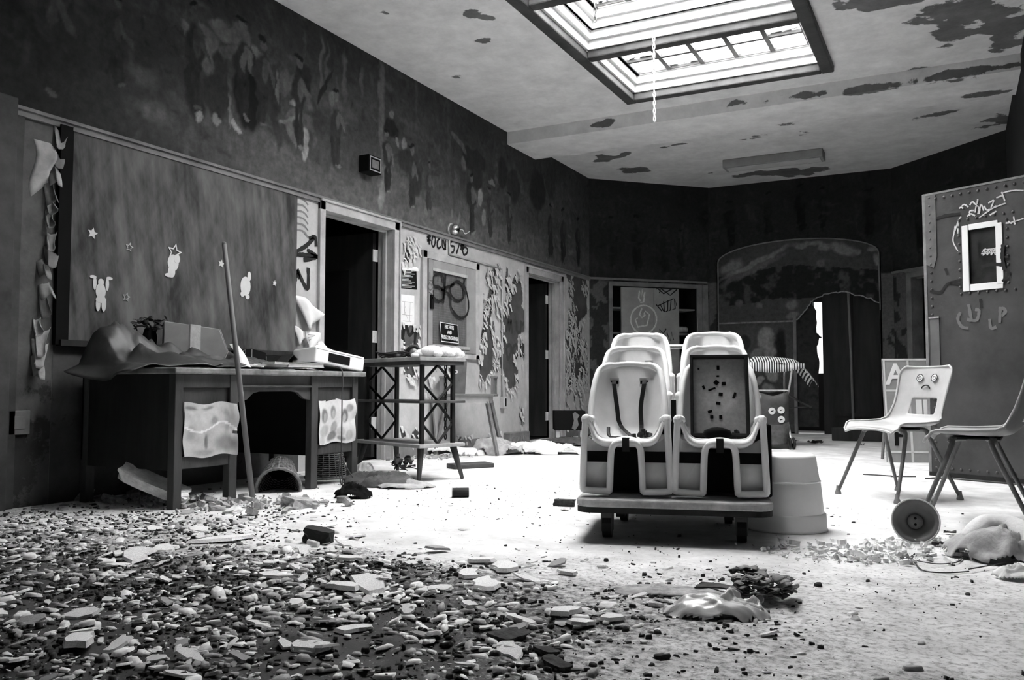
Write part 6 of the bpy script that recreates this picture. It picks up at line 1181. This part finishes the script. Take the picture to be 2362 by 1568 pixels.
for (x, y, s, sx, lab, i) in [(512, 1252, .14, 1.25, 'largest flat white plaster slab in the rubble before the desk', 1), (312, 1296, .115, 1.3, 'big rounded white plaster slab left of the largest one', 2), (380, 1278, .085, 1.3, 'pale slab behind the rounded white slab', 4), (180, 1508, .07, 1.2, 'pale square-edged slab at the bottom left', 5), (850, 1366, .09, 1.6, 'long tilted plaster strip in the middle of the drift', 7), (790, 1372, .07, 1.4, 'flat pale strip left of the long tilted strip', 8), (1165, 1318, .10, 1.2, 'topmost white tile in the cluster left of the buggy shadow', 10), (1105, 1300, .07, 1.3, 'white tile at the back of the cluster left of the buggy shadow', 11), (1080, 1335, .07, 1.5, 'leftmost tile of the cluster left of the buggy shadow', 13), (1120, 1357, .08, 1.4, 'lowest broad tile of the cluster left of the buggy shadow', 1), (1010, 1372, .06, 1.3, 'pale chip right of the long tilted strip', 2), (1310, 1325, .05, 1.3, 'lone white chip in front of the buggy', 4), (1080, 1412, .045, 1.0, 'lone pale chip below the tile cluster', 5), (1410, 1438, .05, 1.2, 'pale chip left of the plastic sheet', 7), (1305, 1435, .06, 1.3, 'dark-edged chip left of the plastic sheet', 8), (1345, 1450, .05, 1.0, 'rounded chip beside the dark-edged chip', 10), (710, 1520, .07, 1.2, 'white chip at the bottom of the drift', 11), (810, 1472, .06, 1.4, 'flat white chip in the lower drift', 13), (820, 1240, .05, 1.4, 'grey chip right of the dark block', 1), (630, 1345, .075, 1.3, 'broad pale flake in the upper drift', 2)]:
    p = FL(x, y); frag(p.x, p.y, .006, s, .09, lab, 'broken plaster pieces', protos[i], .55 if s > .08 else .8, sx=sx)
LMK = [(FL(x, y), t_) for x, y, t_ in [(512, 1252, 'the largest white slab'), (312, 1296, 'the big rounded slab'), (180, 1508, 'the square-edged slab'), (850, 1366, 'the long tilted strip'), (1140, 1330, 'the tile cluster'), (735, 1252, 'the dark block'), (640, 1515, 'the dark flat clod'), (735, 1465, 'the dark rounded clod'), (1010, 1440, 'the open patch of drift'), (60, 1250, 'the far left rubble'), (60, 1420, 'the left picture edge'), (420, 1420, 'the lower left drift'), (430, 1180, 'the leaning slab'), (620, 1160, 'the pole foot'), (630, 1345, 'the broad pale flake'), (1250, 1510, 'the square dark clod'), (900, 1530, 'the bottom chips'), (1310, 1325, 'the lone white chip'), (940, 1270, 'the upper drift edge'), (400, 1540, 'the bottom left corner'), (1640, 1410, 'the plastic sheet')]]
placed = 0; r3 = np.random.default_rng(5); CH = []
while placed < 270:
    x, y = r3.uniform(-3.6, .5), r3.uniform(1.0, 4.6); lat = x*R_.x+y*R_.y; d = x*F0.x+y*F0.y
    if d < 1.9 or abs(lat) > .60*d or r3.random() > float(dens(np.array([x]), np.array([y]))[0])**1.2*.95+.012: continue
    if abs(lat-(bp_.x*R_.x+bp_.y*R_.y)) < .45 and d > 3.3: continue
    if x < -3.65: continue
    s = .014+.040*r3.random()**2.6; k = int(r3.integers(0, 14)); near = min(LMK, key=lambda q: (q[0].x-x)**2+(q[0].y-y)**2); dx = (x-near[0].x)*R_.x+(y-near[0].y)*R_.y; dy = (x-near[0].x)*F0.x+(y-near[0].y)*F0.y
    rel = ('right of' if dx > 0 else 'left of') if abs(dx) > abs(dy) else ('behind' if dy > 0 else 'in front of')
    frag(x, y, .002+.012*r3.random(), s, .30, '%s %s plaster fragment %s %s' % ('large' if s > .035 else 'mid-sized' if s > .024 else 'small' if s > .018 else 'tiny', 'pale' if k % 3 else 'grey', rel, near[1]), 'plaster fragments in the drift', protos[k], .6, sx=float(r3.uniform(.9, 1.6))); placed += 1
# ---- finer rubble that nobody could count
def scatter(name, n, smin, smax, mat, seed, area, pw, flat, lab, base=0.0, zup=.02):
    g = np.random.default_rng(seed); m = n*26; x = g.uniform(area[0], area[1], m); y = g.uniform(area[2], area[3], m); k = g.random(m) < dens(x, y)**pw*(.25+.75*sstep(.38, .58, fbm(x*4.5+seed, y*4.5, seed, 3)))+base; x, y = x[k][:n], y[k][:n]; n = len(x)
    s = smin+(smax-smin)*g.random(n)**4; K = 7; an = np.arange(K)*2*np.pi/K
    A = an[None, :]+g.uniform(-.35, .35, (n, K)); ro_ = g.uniform(0, 6.28, (n, 1)); asp = g.uniform(.35, .9, (n, 1)); Rr2 = s[:, None]*g.uniform(.45, 1., (n, K)); th = s*flat*g.uniform(.5, 1.5, n); tx, ty = g.normal(0, .15, n), g.normal(0, .15, n)
    zb = np.maximum(fz(x, y), -.001)-.002+zup*.5*g.random(n)*dens(x, y)
    ex = Rr2*np.cos(A); ey = Rr2*np.sin(A)*asp; px = ex*np.cos(ro_)-ey*np.sin(ro_); py = ex*np.sin(ro_)+ey*np.cos(ro_); sl = px*tx[:, None]+py*ty[:, None]
    B = np.stack([x[:, None]+px, y[:, None]+py, zb[:, None]+sl], 2); Tt = np.stack([x[:, None]+px*.85, y[:, None]+py*.85, zb[:, None]+sl+th[:, None]], 2)
    V = np.concatenate([B, Tt], 1).reshape(-1, 3); o0 = np.arange(n)*2*K; loops = []; starts = []; tot = []
    top = o0[:, None]+np.arange(K, 2*K)[None, :]; sides = [np.stack([o0+i, o0+(i+1) % K, o0+K+(i+1) % K, o0+K+i], 1) for i in range(K)]
    me = bpy.data.meshes.new(name); me.vertices.add(len(V)); me.vertices.foreach_set('co', V.ravel())
    allq = np.concatenate(sides); li = np.concatenate([top.ravel(), allq.ravel()]); me.loops.add(len(li)); me.loops.foreach_set('vertex_index', li); me.polygons.add(n+len(allq))
    me.polygons.foreach_set('loop_start', np.concatenate([np.arange(n)*K, n*K+np.arange(len(allq))*4])); me.update(calc_edges=True); me.materials.append(mat)
    o = bpy.data.objects.new(name, me); COL.objects.link(o); return tag(o, lab, 'rubble', kind='stuff')
AR = (-4.5, .55, .9, 5.2)
scatter('plaster_rubble', 6500, .003, .042, MT['plaster'], 11, AR, 1.3, .17, 'fine pale plaster chips spread through the rubble drift', .003)
scatter('grey_rubble', 5000, .003, .038, MT['plaster2'], 12, AR, 1.2, .22, 'fine grey chips spread through the rubble drift', .002)
scatter('soil_crumbs', 34000, .0015, .017, MT['soil'], 13, AR, 1.0, .5, 'dark soil crumbs spread through the rubble drift', .004, .010)
scatter('grit', 12000, .0012, .0045, MT['soil'], 14, AR, .6, .8, 'fine dark grit over the near floor', .06, .002)
def band(name, n, mat, seed, pts, smin, smax, lab, w=.1):
    g = np.random.default_rng(seed); q = MB()
    for i in range(n):
        k = g.integers(0, len(pts)-1); t_ = g.random(); p = FL(*pts[k])*(1-t_)+FL(*pts[k+1])*t_; s = smin+(smax-smin)*g.random()**2.5; m_ = rotm(g.normal(0, .3), g.normal(0, .3), g.random()*6)
        P = [(s*.6*g.uniform(.5, 1)*math.cos(a), s*.45*g.uniform(.5, 1)*math.sin(a)) for a in np.sort(g.random(6)*6.283)]
        q.prism(P, (p.x+g.normal(0, w), p.y+g.normal(0, w), s*.1), m_ @ Vector((1, 0, 0)), m_ @ Vector((0, 1, 0)), s*g.uniform(.15, .5))
    return tag(q.build(name, mat), lab, 'rubble', kind='stuff')
band('chip_drift', 600, MT['plaster'], 21, [(1800, 1265), (1960, 1280), (2060, 1275), (2200, 1250)], .006, .045, 'small chips drifted between the bucket and the towel', .10)
band('wall_debris', 500, MT['plaster2'], 22, [(930, 1062), (1100, 1045), (1215, 1030), (1400, 1005)], .01, .06, 'flakes fallen along the foot of the peeling wall', .12)
band('wall_rubble', 500, MT['plaster2'], 23, [(0, 1150), (180, 1125), (420, 1165), (700, 1165)], .015, .08, 'grey rubble along the wall and the desk front', .16)
band('dark_specks', 420, MT['soil'], 24, [(850, 1200), (1150, 1180), (1300, 1120), (1500, 1330), (1950, 1350), (2250, 1420)], .003, .011, 'dark specks on the bare floor', .35)
